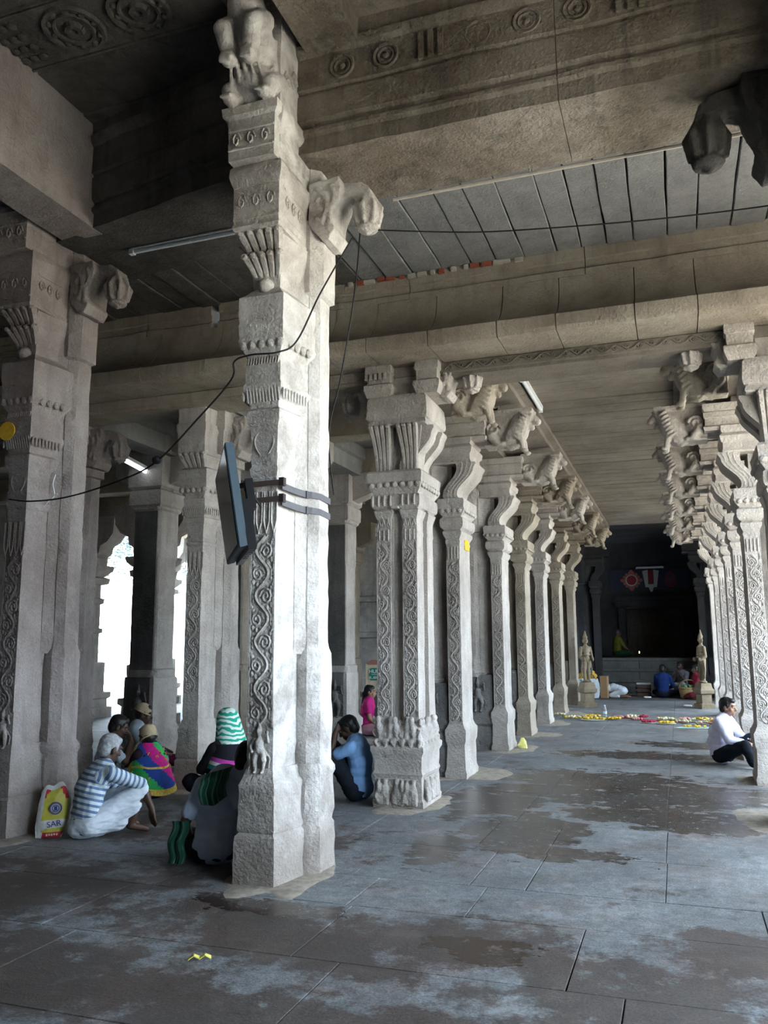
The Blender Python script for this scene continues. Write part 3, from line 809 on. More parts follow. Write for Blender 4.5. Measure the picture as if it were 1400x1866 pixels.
# ---------------------------------------------------------------- type A: pier with a slender colonette in front
PILL = 'carved granite pillars of the hall'
def pillar_a(label, loc, mat, tall=True, figure=True, mat_front=None):
    """local frame: colonette front at y=0 facing -y, centre x=0"""
    t = thing('stone_pillar', label, 'pillar', loc, 0, PILL)
    MW = Matrix.Translation(loc)
    H = 5.75 if tall else 4.05
    z = (lambda q: q) if tall else (lambda q: q if q < 2.4 else 2.4+(q-2.4)*.66)
    def S(): m = MB(); m.M = Matrix.Identity(4); return m
    sd = loc[0]*3.1+loc[1]
    col = [(-.095,0),(.095,0),(.13,.27),(-.13,.27)]
    # plinth of colonette and pier
    m = S()
    m.stone([(-.10,-.01),(.10,-.01),(.15,.27),(-.15,.27)], [(0,.055),(.29,.05),(.31,.03),(.33,.04),(.56,.03),(.60,.035),(.63,.02),(.70,-.002)], seed=sd, jit=.008, es=.04, zs=.04)
    m.stone([(-.245,.34),(-.19,.29),(.19,.29),(.245,.34),(.245,.54),(-.245,.54)], [(0,.04),(.29,.04),(.31,.028),(.34,.028),(.38,.038),(.60,.03),(.63,.042),(.66,.04),(.70,.02)], seed=sd+2, jit=.008, es=.045, zs=.045)
    m.box((-.12,.2,0),(.12,.4,.72))
    m.build('plinth', mat, t, 40)
    # shafts
    m = S()
    m.stone(col, [(.66,0),(z(2.62),0)], seed=sd, jit=.005, es=.05, zs=.06)
    m.stone([(-.25,.36),(-.19,.30),(.19,.30),(.25,.36),(.25,.53),(-.25,.53)], [(.66,.02),(1.42,.02),(1.46,.005),(1.50,0),(z(2.62),0),(z(3.98),0),(z(4.0),.03),(z(4.55),.035),(z(4.56),0),(H,0)], seed=sd+2, jit=.006, es=.06, zs=.07)
    m.stone([(-.11,.2),(.11,.2),(.11,.42),(-.11,.42)], [(.6,0),(1.44,0)], jit=.004)                       # floor of the groove
    m.stone([(-.13,.22),(.13,.22),(.20,.33),(-.20,.33)], [(1.42,-.01),(1.46,.0),(z(3.0),0),(H,0)], jit=.004)  # groove closed above
    m.build('shaft', mat, t, 40)
    # colonette capital
    m = S()
    m.stone(col, [(z(q), o) for q, o in ((2.60,0),(2.62,.008),(2.66,.012),(2.68,.0),(2.72,.01),(2.75,.01),(2.77,0),(2.95,.012),(2.98,.03),(3.06,.035),(3.08,.015),(3.13,.02),(3.21,.055),(3.24,.055),(3.26,.042),(3.38,.045),(3.41,.03),(3.44,.03),(3.52,.08),(3.55,.088),(3.57,.08),(3.66,.085),(3.68,.078),(3.74,.085),(3.86,.085),(3.89,.05),(3.95,.0),(4.0,.0))], seed=sd, jit=.004, es=.04, zs=.03)
    flutes(m, -.13, .13, -.022, -.05, z(3.12), z(3.22), 11); flutes(m, -.125, .125, -.045, -.032, z(3.38), z(3.43), 12)
    petals(m, -.175, .175, -.078, z(3.52), .07, 5)
    for sx in (-1, 1):                                                   # the same petals turned along the sides
        for i in range(4): m.ell((sx*(.178+.012*i), .03+.07*i, z(3.52)), (.018,.034,.035), 8, 5)
        for i in range(9): m.ell((sx*(.15+.006*i), -.03+.033*i, z(3.17)), (.012,.013,.04), 6, 4)
    for i in range(5): m.ell((-.10+.05*i, -.018, z(3.03)), (.02,.012,.022), 6, 4)
    for i in range(4): m.tube([(-.084+.056*i-.02,-.004,z(2.5)),(-.084+.056*i-.02,-.008,z(2.3)),(-.084+.056*i,-.008,z(2.22)),(-.084+.056*i+.02,-.008,z(2.3)),(-.084+.056*i+.02,-.004,z(2.5))], .006, 4)
    m.tube([(.07*math.cos(a)*(1+.3*math.sin(a)),-.004,z(2.83)+.09*math.sin(a)) for a in [i*2*PI/18 for i in range(19)]], .006, 4)
    m.build('capital', mat, t, 45)
    m = S(); scroll(m, .185, .98, z(2.2), .30, .0095, -.001, 0); m.build('creeper_carving', mat_front or mat, t, 60)
    if figure: put('carved_figure', DEITY, t, (0, -.005, .68), 0, .44, mat)
    # front corbel stack
    m = S()
    if tall:
        F = lambda out, w, zz: [(-w, -out), (w, -out), (w, .33), (-w, .33)]
        m.ell((0,-.01,3.95),(.06,.07,.06),10,7)
        m.stone([(-.10,.0),(.10,.0),(.14,.33),(-.14,.33)], [(3.9,.0),(4.05,.01),(4.2,.04),(4.31,.05)], jit=.004, es=.05)
        lotus(m, 0, .0, .19, .33, 3.95, 4.17, .10, 5); lotus(m, 0, -.05, .24, .36, 4.12, 4.32, .10, 5)
        m.stone(F(.18,.17,0), [(4.31,0),(4.33,.012),(4.36,0),(4.40,.006),(4.62,.006),(4.66,.02),(4.70,.035),(4.76,.03),(4.79,.01),(4.82,.0),(4.86,.0),(4.88,.012),(4.96,.012),(4.98,0),(5.04,.0),(5.05,.02),(5.08,.045),(5.15,.05),(5.17,.03)], jit=.005, es=.05, zs=.03, seed=sd)
        m.stone(F(.27,.175,0), [(4.78,0),(4.90,.005),(4.92,.0),(5.08,.005),(5.10,.035),(5.16,.04)], jit=.005, es=.05)
        m.stone([(-.18,-.2),(.18,-.2),(.18,.33),(-.18,.33)], [(5.14,0),(5.93,.01)], jit=.008, es=.05)
        # side panels and bands
        for sx in (-1, 1):
            for zz in (4.40, 4.60): m.box((sx*.168-.012, -.1, zz), (sx*.168+.012, .2, zz+.016))
            for zz in (4.84, 4.9, 4.97): m.box((sx*.168-.010, -.16, zz), (sx*.168+.010, .24, zz+.014))
        for zz, o_ in ((4.38,.188),(4.62,.188),(4.85,.28),(4.99,.28)): m.box((-.172,-o_-.004,zz),(.172,-o_+.02,zz+.012))
        for k in range(3):
            for q in range(2): m.tube([(-.11+.11*k+(.035*(1-i/12))*math.cos(i/9*2.6*PI), -.186-.095*q, 4.51+.41*q+(.06*(1-i/12))*math.sin(i/9*2.6*PI)) for i in range(10)], .007, 4)
        for sx in (-1, 1):
            for k in range(3):
                m.tube([(sx*.182, -.06+.1*k+(.04*(1-i/12))*math.cos(i/9*2.6*PI), 4.51+(.06*(1-i/12))*math.sin(i/9*2.6*PI)) for i in range(10)], .007, 4)
                m.tube([(sx*.19, -.12+.12*k+(.05*(1-i/12))*math.cos(i/9*2.6*PI), 5.4+.08*k+(.09*(1-i/12))*math.sin(i/9*2.6*PI)) for i in range(10)], .010, 4)
        m.build('front_corbel', mat, t, 45)
        # rearing lion on the corbel
        y_ = MB()
        y_.ell((0,-.12,5.34),(.155,.16,.17),14,10); y_.ell((0,-.16,5.58),(.165,.18,.19),14,10); y_.cap((0,-.2,5.66),(0,-.3,5.86),.15,.13,14)
        y_.box((-.15,-.1,5.16),(.15,.1,5.5))
        for s in (-1, 1):
            y_.chain([(.10*s,-.24,5.74),(.115*s,-.40,5.62),(.08*s,-.36,5.44)], [.085,.065,.055]); y_.ell((.075*s,-.375,5.40),(.06,.065,.055))
            for q in (-1, 0, 1): y_.cap((.075*s+q*.032,-.41,5.415),(.075*s+q*.034,-.425,5.36),.02,.016,8)
            y_.chain([(.13*s,-.08,5.36),(.155*s,-.22,5.28),(.13*s,-.2,5.20)], [.085,.06,.05]); y_.ell((.13*s,-.25,5.195),(.055,.07,.035))
            for q in (-1, 0, 1): y_.cap((.13*s+q*.03,-.28,5.20),(.13*s+q*.032,-.32,5.18),.018,.014,8)
            for q in range(4): y_.tube([(s*.15,-.02-.05*q+.03*math.sin(a), 5.62-.03*q+.11*math.cos(a)) for a in [k*PI/8 for k in range(9)]], .012, 5)
        for q in range(5): y_.tube([(-.12+.06*q,-.285,5.52),(-.10+.05*q,-.30,5.40),(-.12+.06*q,-.26,5.30)], .016, 5)
        me = remesh(y_, .013, 2, .006, 12, 'lion_corbel'); me.materials.append(mat)
        link('lion_corbel', me, t).location = (0, -.09, 0)
    else:
        m.stone([(-.10,.0),(.10,.0),(.14,.33),(-.14,.33)], [(3.25,.0),(3.35,.02),(3.52,.06)], jit=.004, es=.05)
        lotus(m, 0, .0, .19, .36, 3.22, 3.54, .14, 5); m.ell((0,-.03,3.24),(.06,.06,.05),10,7)
        m.stone([(-.165,-.13),(.165,-.13),(.20,.33),(-.20,.33)], [(3.52,0),(3.54,.012),(3.60,0),(3.76,.004),(3.80,.02),(3.86,.02),(3.88,0),(4.06,.01)], jit=.006, es=.05, zs=.03, seed=sd)
        m.stone([(-.26,.1),(.26,.1),(.26,.64),(-.26,.64)], [(3.56,0),(3.80,.0),(3.84,.03),(4.06,.03)], jit=.006, es=.06)
        m.build('front_corbel', mat, t, 45)
    put('bud_corbel', BUD, t, (.24, .40, 4.36 if tall else 3.52), 0, .95, mat)
    if mat is ST['dark']: put('bud_corbel', BUD, t, (-.24, .40, 4.36), PI, 1.2, mat)
    return t

OILED = stone_mat('oil_darkened_granite', (.13,.125,.12), (.19,.185,.178), (.27,.262,.25), stain=(.05,.05,.05), stain_amt=.5, bump=.5, rough=.6)
# ---------------------------------------------------------------- type B: pier with a colonette on the aisle side, S bracket and yali
def colonette(m, cx, y0, w, d, zb=.52, seed=0, tilt=0, fig=True):
    """colonette centred on cx from y0 back to y0+d"""
    h = w/2
    pl = [(cx-h, y0), (cx+h, y0), (cx+h, y0+d), (cx-h, y0+d)]
    m.stone(pl, [(0,.04),(.06,.045),(.10,.03),(.30,.022),(.36,.02),(.40,.035),(.48,.04),(.52,.04),(.55,.02),(.60,0),(2.60,0),(2.63,.008),(2.66,.0),(2.72,.03),(2.75,.032),(2.77,.012),(2.79,.04),(2.81,.055),(2.86,.06),(2.90,.055),(2.92,.03),(2.93,.03),(2.97,.065),(3.00,.085),(3.03,.075),(3.10,.08),(3.13,.07)], jit=.004, es=.05, zs=.05, seed=seed)
def pillar_b(label, loc, mat, mirror=False, yali=True, figure=True, relief=True):
    """local frame: front at y=0; aisle side = +x (or -x when mirrored); x=0 is the colonette's aisle face"""
    t = thing('stone_pillar', label, 'pillar', loc, 0, PILL)
    sd = loc[1]*1.7
    FM = Matrix.Scale(-1, 4, (1,0,0)) if mirror else Matrix.Identity(4)
    def S(): m = MB(); m.M = FM; return m
    def B(m, nm, mt, ang=40):
        if mirror: m.f = [list(reversed(f)) for f in m.f]
        return m.build(nm, mt, t, ang)
    m = S()
    m.stone([(-.68,.03),(-.185,.03),(-.185,.58),(-.68,.58)], [(0,.03),(.30,.02),(.33,.0),(.36,.03),(.46,.035),(.50,.01),(.52,0),(1.0,0),(1.03,-.01)], seed=sd, jit=.006, es=.06, zs=.05)
    B(m, 'pier_base', OILED if figure and not mirror else mat)
    m = S()
    m.stone([(-.66,.14),(-.56,.01),(-.41,.01),(-.365,.05),(-.345,.05),(-.19,.19),(-.17,.19),(-.17,.55),(-.66,.55)], [(1.0,0),(1.06,.02),(1.10,.0),(2.95,0),(2.98,.02),(3.05,.02),(3.06,.06),(3.2,.06),(4.12,.05)], seed=sd, jit=.005, es=.06)
    B(m, 'pier_shaft', mat)
    m = S(); colonette(m, -.085, 0, .16, .50, seed=sd); petals(m, -.225, .055, -.078, 2.99, .06, 4)
    for i in range(5): m.ell((.075, .03+.11*i, 2.99), (.014,.045,.03), 8, 5)
    B(m, 'colonette', mat)
    m = S(); s_bracket(m, .18, .0, .5, 3.12, 3.56, .15)
    m.stone([(-.30,.0),(.14,.0),(.14,.52),(-.30,.52)], [(3.55,.0),(3.57,.012),(3.60,0),(3.66,.0),(3.68,.02),(3.74,.03),(3.78,.0),(3.80,.015),(3.86,.015)], jit=.004, es=.07, zs=.03)
    m.stone([(-.30,.03),(.31,.03),(.31,.5),(-.30,.5)], [(3.82,.01),(3.86,.022),(3.88,.0),(3.96,.0),(3.97,.012),(4.03,.012),(4.04,.0),(4.08,.02),(4.13,.02)], jit=.004, es=.07, zs=.03)
    m.stone([(-.30,.05),(.02,.05),(.02,.5),(-.30,.5)], [(4.0,0),(4.2,0)], jit=.004, es=.09)
    B(m, 'bracket', mat)
    if relief:
        m = S(); scroll(m, .15, .64, 2.40, .25, .0098, -.005, -.085)
        for i in range(4): m.tube([(-.14+.037*i, -.002, 2.58), (-.14+.037*i, -.004, 2.44)], .008, 4)
        B(m, 'creeper_carving', mat, 60)
    sx = -1 if mirror else 1
    if figure: put('carved_figure', DEITY, t, (sx*-.40, .03, .53), 0, .66, mat if mirror else OILED, False)
    if yali:
        o = put('yali', YALI if mat is not ST['warm'] else YALI_W, t, (sx*.34, .26, 3.79), 0 if not mirror else PI, (.94, 1.2, .88))
    return t

# ---------------------------------------------------------------- P1: corner pier of four colonettes
def pillar_corner(label, loc, mat, mirror=False):
    t = thing('stone_pillar', label, 'pillar', loc, 0, PILL)
    FM = Matrix.Scale(-1, 4, (1,0,0)) if mirror else Matrix.Identity(4)
    def S(): m = MB(); m.M = FM; return m
    def B(m, nm, mt, ang=40):
        if mirror: m.f = [list(reversed(f)) for f in m.f]
        return m.build(nm, mt, t, ang)
    sx = -1 if mirror else 1
    m = S()
    m.stone([(-.46,.03),(0,.03),(0,.66),(-.46,.66)], [(0,.045),(.06,.05),(.08,.03),(.27,.03),(.30,.045),(.33,.03),(.46,.035),(.50,.06),(.54,.06),(.56,.03),(.74,.01),(.78,-.012)], jit=.008, es=.05, zs=.04)
    B(m, 'plinth', mat)
    put('carved_beasts', BEASTS, t, (sx*-.23, .0, .03), 0, (1.0,1,.95), mat); put('carved_figures', THRONG, t, (sx*-.23, .01, .54), 0, (1.0,1.0,.95), mat); put('carved_figures', THRONG, t, (sx*.0, .34, .54), PI/2*sx, (1.3,1.0,.9), mat)
    put('carved_beasts', BEASTS, t, (sx*.035, .34, .05), PI/2*sx, (1.15,1,.9), mat)
    m = S()
    m.stone([(-.40,.10),(-.06,.10),(-.06,.58),(-.40,.58)], [(.7,0),(3.1,0)], jit=.004)
    W = .165
    for cx, y0 in ((-.46+W/2, .03), (-W/2, .03), (-W/2, .66-.24), (-.46+W/2, .66-.24)):
        pl = [(cx-W/2, y0), (cx+W/2, y0), (cx+W/2, y0+.24), (cx-W/2, y0+.24)]
        m.stone(pl, [(.72,0),(2.50,0),(2.53,.006),(2.56,0),(2.66,.0),(2.72,.022),(2.745,.03),(2.76,.012),(2.78,.035)], jit=.004, es=.05, zs=.06, seed=cx*9+y0)
    for x in (-.46+W+.012, -W-.012): m.stone([(x-.01,.05),(x+.01,.05),(x+.01,.2),(x-.01,.2)], [(.72,0),(2.7,0)], jit=.002)
    B(m, 'shaft', mat)
    m = S()
    body = [(-.46,.03),(0,.03),(0,.66),(-.46,.66)]
    m.stone(body, [(2.77,.03),(2.79,.045),(2.84,.05),(2.89,.045),(2.905,.025),(2.92,.03),(2.96,.06),(2.99,.08),(3.02,.075),(3.11,.085),(3.135,.06)], jit=.004, es=.045, zs=.025)
    m.box((-.27,-.04,2.76),(-.19,.1,2.78))
    for i in range(8):
        if i != 4: m.tube([(-.49+.068*i, -.02, 2.79), (-.49+.068*i, -.03, 2.84), (-.49+.068*i, -.015, 2.89)], .016, 5)
    petals(m, -.54, .08, -.052, 2.99, .06, 7, .022)
    for i in range(7): m.ell((.078, .03+.1*i, 2.985), (.02,.042,.032), 8, 5)
    B(m, 'capital', mat)
    # lotus brackets forward, S brackets to the side, slab, block and the two corbels above
    m = S()
    for cx in (-.46+W/2-.01, -W/2+.01):
        m.stone([(cx-.085,.05),(cx+.085,.05),(cx+.085,.3),(cx-.085,.3)], [(3.12,0),(3.3,.01),(3.5,.05),(3.57,.06)], jit=.003)
        lotus(m, cx, .03, .17, .26, 3.13, 3.57, .13, 4)
    m.stone([(-.33,.12),(-.13,.12),(-.13,.5),(-.33,.5)], [(3.1,0),(3.6,.03)], jit=.005)
    for y0 in (.04, .40):
        q = MB(); s_bracket(q, .18, y0, y0+.2, 3.12, 3.57, .15, ribs=False); m.v += [FM @ p for p in q.v] if mirror else q.v; b0 = len(m.v)-len(q.v); m.f += [[b0+i for i in f] for f in q.f]; m.mi += q.mi
    m.stone([(-.50,-.08),(.14,-.08),(.14,.66),(-.50,.66)], [(3.565,0),(3.58,.015),(3.62,.0),(3.63,.02),(3.66,.03),(3.83,.02),(3.87,-.01)], jit=.006, es=.06, zs=.03)
    m.stone([(-.36,.06),(.02,.06),(.02,.66),(-.36,.66)], [(3.85,0),(4.18,0)], jit=.005)
    for x0, x1 in ((-.55,-.24), (.03,.30)):
        m.stone([(x0,-.10),(x1,-.10),(x1,.45),(x0,.45)], [(3.86,-.02),(3.90,.0),(3.94,.015),(3.98,.012),(4.0,-.02),(4.04,-.015),(4.09,-.015),(4.10,.0),(4.16,.0),(4.19,-.01)], jit=.006, es=.05, zs=.025)
    for k in range(5): m.box((-.54+.055*k,-.122,4.03),(-.515+.055*k,-.10,4.09))
    m.box((.13,.0,3.6),(.36,.5,3.64)) if False else None
    B(m, 'bracket', mat)
    for zz, cx in ((.80, -.46+W/2), (.80, -W/2)):
        pass
    m = S()
    scroll(m, .16, .84, 2.42, .24, .0092, .026, -.46+W/2, True); scroll(m, .16, .84, 2.42, .24, .0092, .026, -W/2, True)
    for cx in (-.46+W/2, -W/2):
        for i in range(3):
            m.tube([(cx-.05+.05*i-.018,.028,2.6),(cx-.05+.05*i,.024,2.66),(cx-.05+.05*i+.018,.028,2.6)], .007, 4); m.tube([(cx-.05+.05*i,.028,2.56),(cx-.05+.05*i,.026,2.46)], .01, 4)
    B(m, 'creeper_carving', mat, 60)
    put('bud_corbel', BUD, t, (sx*.24, .22, 3.82), 0 if not mirror else PI, (.95,1,.75), mat)
    put('bud_corbel', BUD, t, (sx*-.52, .36, 3.70), PI if not mirror else 0, (.95,1,.85), mat)
    put('yali', YALI_W, t, (sx*.30, .74, 3.80), 0 if not mirror else PI, (.95,1.1,.92))
    return t

# ---------------------------------------------------------------- type C: plain piers of the side aisles
def pillar_c(label, loc, mat_front, mat_side, w=.48, d=.6, zt=3.55, relief=True, figure=True, cap='block'):
    t = thing('stone_pillar', label, 'pillar', loc, 0, PILL)
    sd = loc[0]+loc[1]*2
    m = MB(); h = w/2
    m.stone([(-h,0),(h,0),(h,d),(-h,d)], [(0,.05),(.06,.06),(.10,.04),(.22,.03),(.25,.05),(.34,.05),(.38,.02),(.42,0),(1.02,0),(1.06,-.03)], jit=.007, es=.06, seed=sd)
    m.build('pier_base', mat_side, t, 40)
    m = MB()
    a = w*.36
    m.stone([(-h,.02+a*.3),(-h+a*.3,.02),(h-a*.3,.02),(h,.02+a*.3),(h,d-.02-a*.3),(h-a*.3,d-.02),(-h+a*.3,d-.02),(-h,d-.02-a*.3)], [(1.02,-.02),(1.05,.0),(1.14,.0),(1.16,-.03),(zt-.7,-.03),(zt-.68,-.015),(zt-.05,-.015),(zt-.03,.02),(zt,.03)], jit=.004, es=.06, seed=sd)
    m.build('pier_shaft', mat_side, t, 40)
    if mat_front is not mat_side:                                    # the front face gets a darker stone layer
        m = MB(); m.stone([(-h-.006,-.012),(h-.05,-.012),(h-.05,.03),(-h-.006,.03)], [(.40,0),(1.05,0)], jit=.004, es=.06, seed=sd)
        m.stone([(-h+a*.3-.01,.025),(h-a*.3+.0,.025),(h-a*.3,.08),(-h+a*.3-.01,.08)], [(1.05,0),(zt-.06,0)], jit=.003, es=.07); m.build('dark_front', mat_front, t, 40)
    m = MB()
    m.stone([(-h,0),(h,0),(h,d),(-h,d)], [(zt,.0),(zt+.03,.03),(zt+.22,.03),(zt+.24,.0),(zt+.28,.05),(4.12,.05)], jit=.006, es=.07, seed=sd)
    m.prism([(-.2,zt+.3),(-.55,zt+.42),(-.62,zt+.5),(-.62,4.1),(.62,4.1),(.62,zt+.5),(.55,zt+.42),(.2,zt+.3)], 'y', d*.5-.14, d*.5+.14)
    m.build('capital', mat_side, t, 40)
    if figure: put('carved_figure', DEITY, t, (0, -.005, .40), 0, .78, mat_front)
    return t
def pillar_far(label, loc, mat, s=1):
    """outer colonnade pillar seen far off against the courtyard: stacked mouldings and a wide bracket"""
    t = thing('stone_pillar', label, 'pillar', loc, 0, PILL)
    m = MB(); m.stone([(-.3,-.3),(.3,-.3),(.3,.3),(-.3,.3)], [(0,.12),(.2,.12),(.22,.05),(.36,.05),(.4,.10),(.5,.10),(.52,0),(1.1,0),(1.12,-.05)], jit=.006, es=.12); m.build('pier_base', mat, t, 40)
    m = MB(); m.stone([(-.2,-.2),(.2,-.2),(.2,.2),(-.2,.2)], [(1.1,0),(1.7,0),(1.72,.04),(1.8,.04),(1.82,0),(2.3,0),(2.32,.04),(2.42,.05),(2.44,.0),(2.7,0),(2.74,.1),(2.84,.12),(2.88,.02)], jit=.005, es=.1); m.build('pier_shaft', mat, t, 40)
    m = MB(); m.stone([(-.22,-.22),(.22,-.22),(.22,.22),(-.22,.22)], [(2.86,0),(3.0,.14),(3.1,.16),(3.12,.05),(3.3,.06)], jit=.005, es=.1)
    m.prism([(-.25,3.25),(-.42,3.35),(-.45,3.5),(-.62,3.58),(-.75,3.75),(-.78,4.1),(.78,4.1),(.75,3.75),(.62,3.58),(.45,3.5),(.42,3.35),(.25,3.25)], 'y', -.22, .22)
    m.build('capital', mat, t, 40)
    put('carved_figure', DEITY, t, (0,-.3,.5), 0, .85, mat)
    return t

pillar_a('nearest pillar, whitewashed and sunlit on its right face, wall bracket strapped on', (-2.585, 4.99, 0), ST['lime'], True)
pillar_a('broad pillar at the left frame edge with a yellow mark high up', (-5.15, 5.52, 0), ST['mauve'], True)
pillar_a('slender creeper-carved pillar behind the group eating on the floor', (-4.89, 7.86, 0), ST['pillar'], False, False)
pillar_a('pillar with a reddish side face between the left edge pillar and bright courtyard', (-6.74, 7.75, 0), ST['mauve'], False, False)
pillar_corner('corner pillar of twin creeper-carved posts with lotus brackets, sitter in blue beside it', (-2.30, 7.56, 0), ST['pillar']).scale = (.88, .88, 1)
pillar_corner('corner pillar at the right frame edge facing the twin-post pillar', (.78, 7.56, 0), ST['pillar'], True).scale = (.9, .9, 1)
pillar_a('dark pillar off the upper right corner whose side corbel hangs into view', (1.05, 4.99, 0), ST['dark'], True)  # the corner's shade is put into its dark stone colour
ords = ['second', 'third', 'fourth', 'fifth', 'sixth']
for i, y in enumerate(YP[1:6]):
    pillar_b('%s pillar from the front in the left row of the aisle, with yali bracket' % ords[i], (-2.32, y, 0), ST['pillar'] if i in (0, 1, 3) else ST['warm'])
ords = ['second', 'third', 'fourth', 'fifth', 'sixth']
for i, y in enumerate(YR[1:6]):
    pillar_b('%s pillar from the front in the right row of the aisle, creeper-carved front' % ords[i], (.72, y, 0), ST['pillar'], True)
pillar_b('last pillar of the left aisle row with a standing statue before it', (-2.32, YP[6], 0), ST['warm'], False, True, False, False)
pillar_b('last pillar of the right aisle row with a statue at its side', (.72, YR[6], 0), ST['pillar'], True, True, False, False)
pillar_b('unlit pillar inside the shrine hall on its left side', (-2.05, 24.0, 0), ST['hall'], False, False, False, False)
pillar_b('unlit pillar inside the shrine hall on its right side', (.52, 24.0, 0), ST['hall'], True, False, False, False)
pillar_c('dark-fronted pillar with pale side, behind the man in the tan cap', (-6.83, 9.7, 0), ST['black'], ST['pillar'], .45, .56, 3.35)
pillar_c('dark-fronted pillar with pale side between nearest pillar and twin-post pillar', (-4.92, 11.9, 0), ST['black'], ST['pillar'], .38, .5, 3.35)
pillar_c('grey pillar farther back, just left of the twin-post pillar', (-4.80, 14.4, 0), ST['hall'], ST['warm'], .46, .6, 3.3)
pillar_c('grey pillar of the left aisle hidden mostly behind the nearest pillar', (-4.80, 9.6, 0), ST['pillar'], ST['pillar'], .46, .6, 3.35, figure=False)
pillar_c('dim pillar deep in the left aisle seen past the hanging screen', (-6.85, 12.1, 0), ST['black'], ST['warm'], .46, .6, 3.3)
pillar_c('dim pillar deep in the left aisle, right of the nearest pillar', (-6.80, 16.8, 0), ST['warm'], ST['warm'], .5, .6, 3.2)
pillar_c('dim pillar deep in the left aisle, second right of the nearest pillar', (-6.9, 14.4, 0), ST['warm'], ST['warm'], .5, .6, 3.2)
pillar_c('dim pillar at the rear of the left aisle', (-4.8, 17.0, 0), ST['warm'], ST['warm'], .5, .6, 3.2)
pillar_far('silhouetted bracket pillar at the left side of the bright opening', (-11.65, 14.6, 0), ST['pillar'])
pillar_far('moulded grey pillar at the right side of the bright opening', (-9.35, 13.6, 0), ST['pillar'])
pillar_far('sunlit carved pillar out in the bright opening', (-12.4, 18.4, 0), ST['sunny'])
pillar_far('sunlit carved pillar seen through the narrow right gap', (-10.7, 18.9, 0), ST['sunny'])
# interior wall behind the left aisles
wl = setting('wall_side')
m = MB(); m.stone([(-11.6,22.4),(-2.95,22.4),(-2.95,22.8),(-11.6,22.8)], [(0,.1),(.5,.1),(.55,0),(1.6,0),(1.62,.06),(1.75,.06),(1.78,0),(2.6,0),(2.62,.08),(2.75,.08),(2.8,0),(4.6,0)], jit=.01, es=.4, zs=.2); m.build('masonry', ST['dark'], wl, 35)
# ---------------------------------------------------------------- things on and around the pillars
METAL_DK = plain('rusty_dark_steel', (.045,.030,.028), .6, .3); STRAP = plain('grey_steel_strap', (.11,.105,.115), .6, .2)
BLK = plain('black_plastic', (.012,.013,.015), .35); BEZEL = plain('blue_grey_plastic', (.045,.075,.10), .5)
WIRE = plain('black_cable_rubber', (.012,.012,.014), .6); WHT = plain('white_enamel', (.70,.72,.74), .5)
SCREEN = plain('dead_screen_glass', (.010,.011,.012), .18, spec=.5)

# television: edge-on beside the nearest pillar, tilted down
tv = thing('television', 'black flat television hung edge-on left of the nearest pillar, tilted down', 'television', (-2.60, 4.60, 2.42))
dirv = Vector((-.545, .838, 0)); nrm = Vector((-.838, -.545, 0))
tilt = R(9)
up = (Vector((0,0,1))*math.cos(tilt)+nrm*math.sin(tilt)).normalized(); nn = (nrm*math.cos(tilt)-Vector((0,0,1))*math.sin(tilt)).normalized()
Mtv = Matrix((dirv.to_4d(), up.to_4d(), nn.to_4d(), (0,0,0,1))).transposed(); Mtv[3] = (0,0,0,1); Mtv.col[3] = (0,0,0,1)
W, Hh, T = 1.22, .66, .05
m = MB(Mtv); m.loft_rings([[(0,-Hh/2,-T),(W,-Hh/2,-T),(W,Hh/2,-T),(0,Hh/2,-T)],[(-.006,-Hh/2-.006,0),(W+.006,-Hh/2-.006,0),(W+.006,Hh/2+.006,0),(-.006,Hh/2+.006,0)],[(0,-Hh/2,.008),(W,-Hh/2,.008),(W,Hh/2,.008),(0,Hh/2,.008)]]); m.build('casing', BEZEL, tv)
m = MB(Mtv); m.box((.02,-Hh/2+.02,.006),(W-.02,Hh/2-.02,.012)); m.build('screen', SCREEN, tv)
m = MB(Mtv); m.box((-.004,-Hh/2-.03,-T-.05),(W*.9,-Hh/2+.10,-T)); m.box((.05,-Hh/2-.008,-T-.06),(W*.8,-Hh/2+.3,-T))
for k in range(5): m.box((.08+.12*k,-Hh/2-.034,-T-.04),(.15+.12*k,-Hh/2-.028,-T-.01))
m.build('rear_housing', BLK, tv)
m = MB(Mtv); m.cbox((.22,.02,-.13),(.12,.20,.05)); m.tube([(.22,.06,-.1),(.30,.02,-.16),(.24,-.06,-.19),(.18,0,-.15)], .006, 5); m.build('mount_plate', BLK, tv)
o0 = Vector(tv.location)
for zz in (2.545, 2.435):
    m = MB(); a = Vector((-2.74, 4.86, zz-.02))-o0; b = Vector((-2.44, 4.975, zz+.012))-o0
    d_ = (b-a).normalized(); s_ = d_.cross(Vector((0,0,1)))
    m.loft_rings([[p+s_*.012+Vector((0,0,-.016)), p-s_*.012+Vector((0,0,-.016)), p-s_*.012+Vector((0,0,.016)), p+s_*.012+Vector((0,0,.016))] for p in (a, b)])
    m.cbox(b+Vector((0,0,0)), (.035,.04,.055)); m.build('bracket_arm', METAL_DK, tv)
    m = MB(); pts = [Vector(p)-o0 for p in ((-2.455,4.985,zz-.012),(-2.43,5.15,zz-.025),(-2.405,5.27,zz-.03),(-2.375,5.30,zz-.03),(-2.338,5.36,zz-.035),(-2.338,5.53,zz-.045))]
    rings = []
    for i, p in enumerate(pts):
        t = (pts[min(i+1,5)]-pts[max(i-1,0)]).normalized(); s_ = t.cross(Vector((0,0,1))).normalized()
        rings.append([p+s_*.012+Vector((0,0,-.022)), p-s_*.002+Vector((0,0,-.022)), p-s_*.002+Vector((0,0,.022)), p+s_*.012+Vector((0,0,.022))])
    m.loft_rings(rings); m.cbox(pts[2]+Vector((.008,0,0)), (.02,.03,.05)); m.build('strap', STRAP, tv)

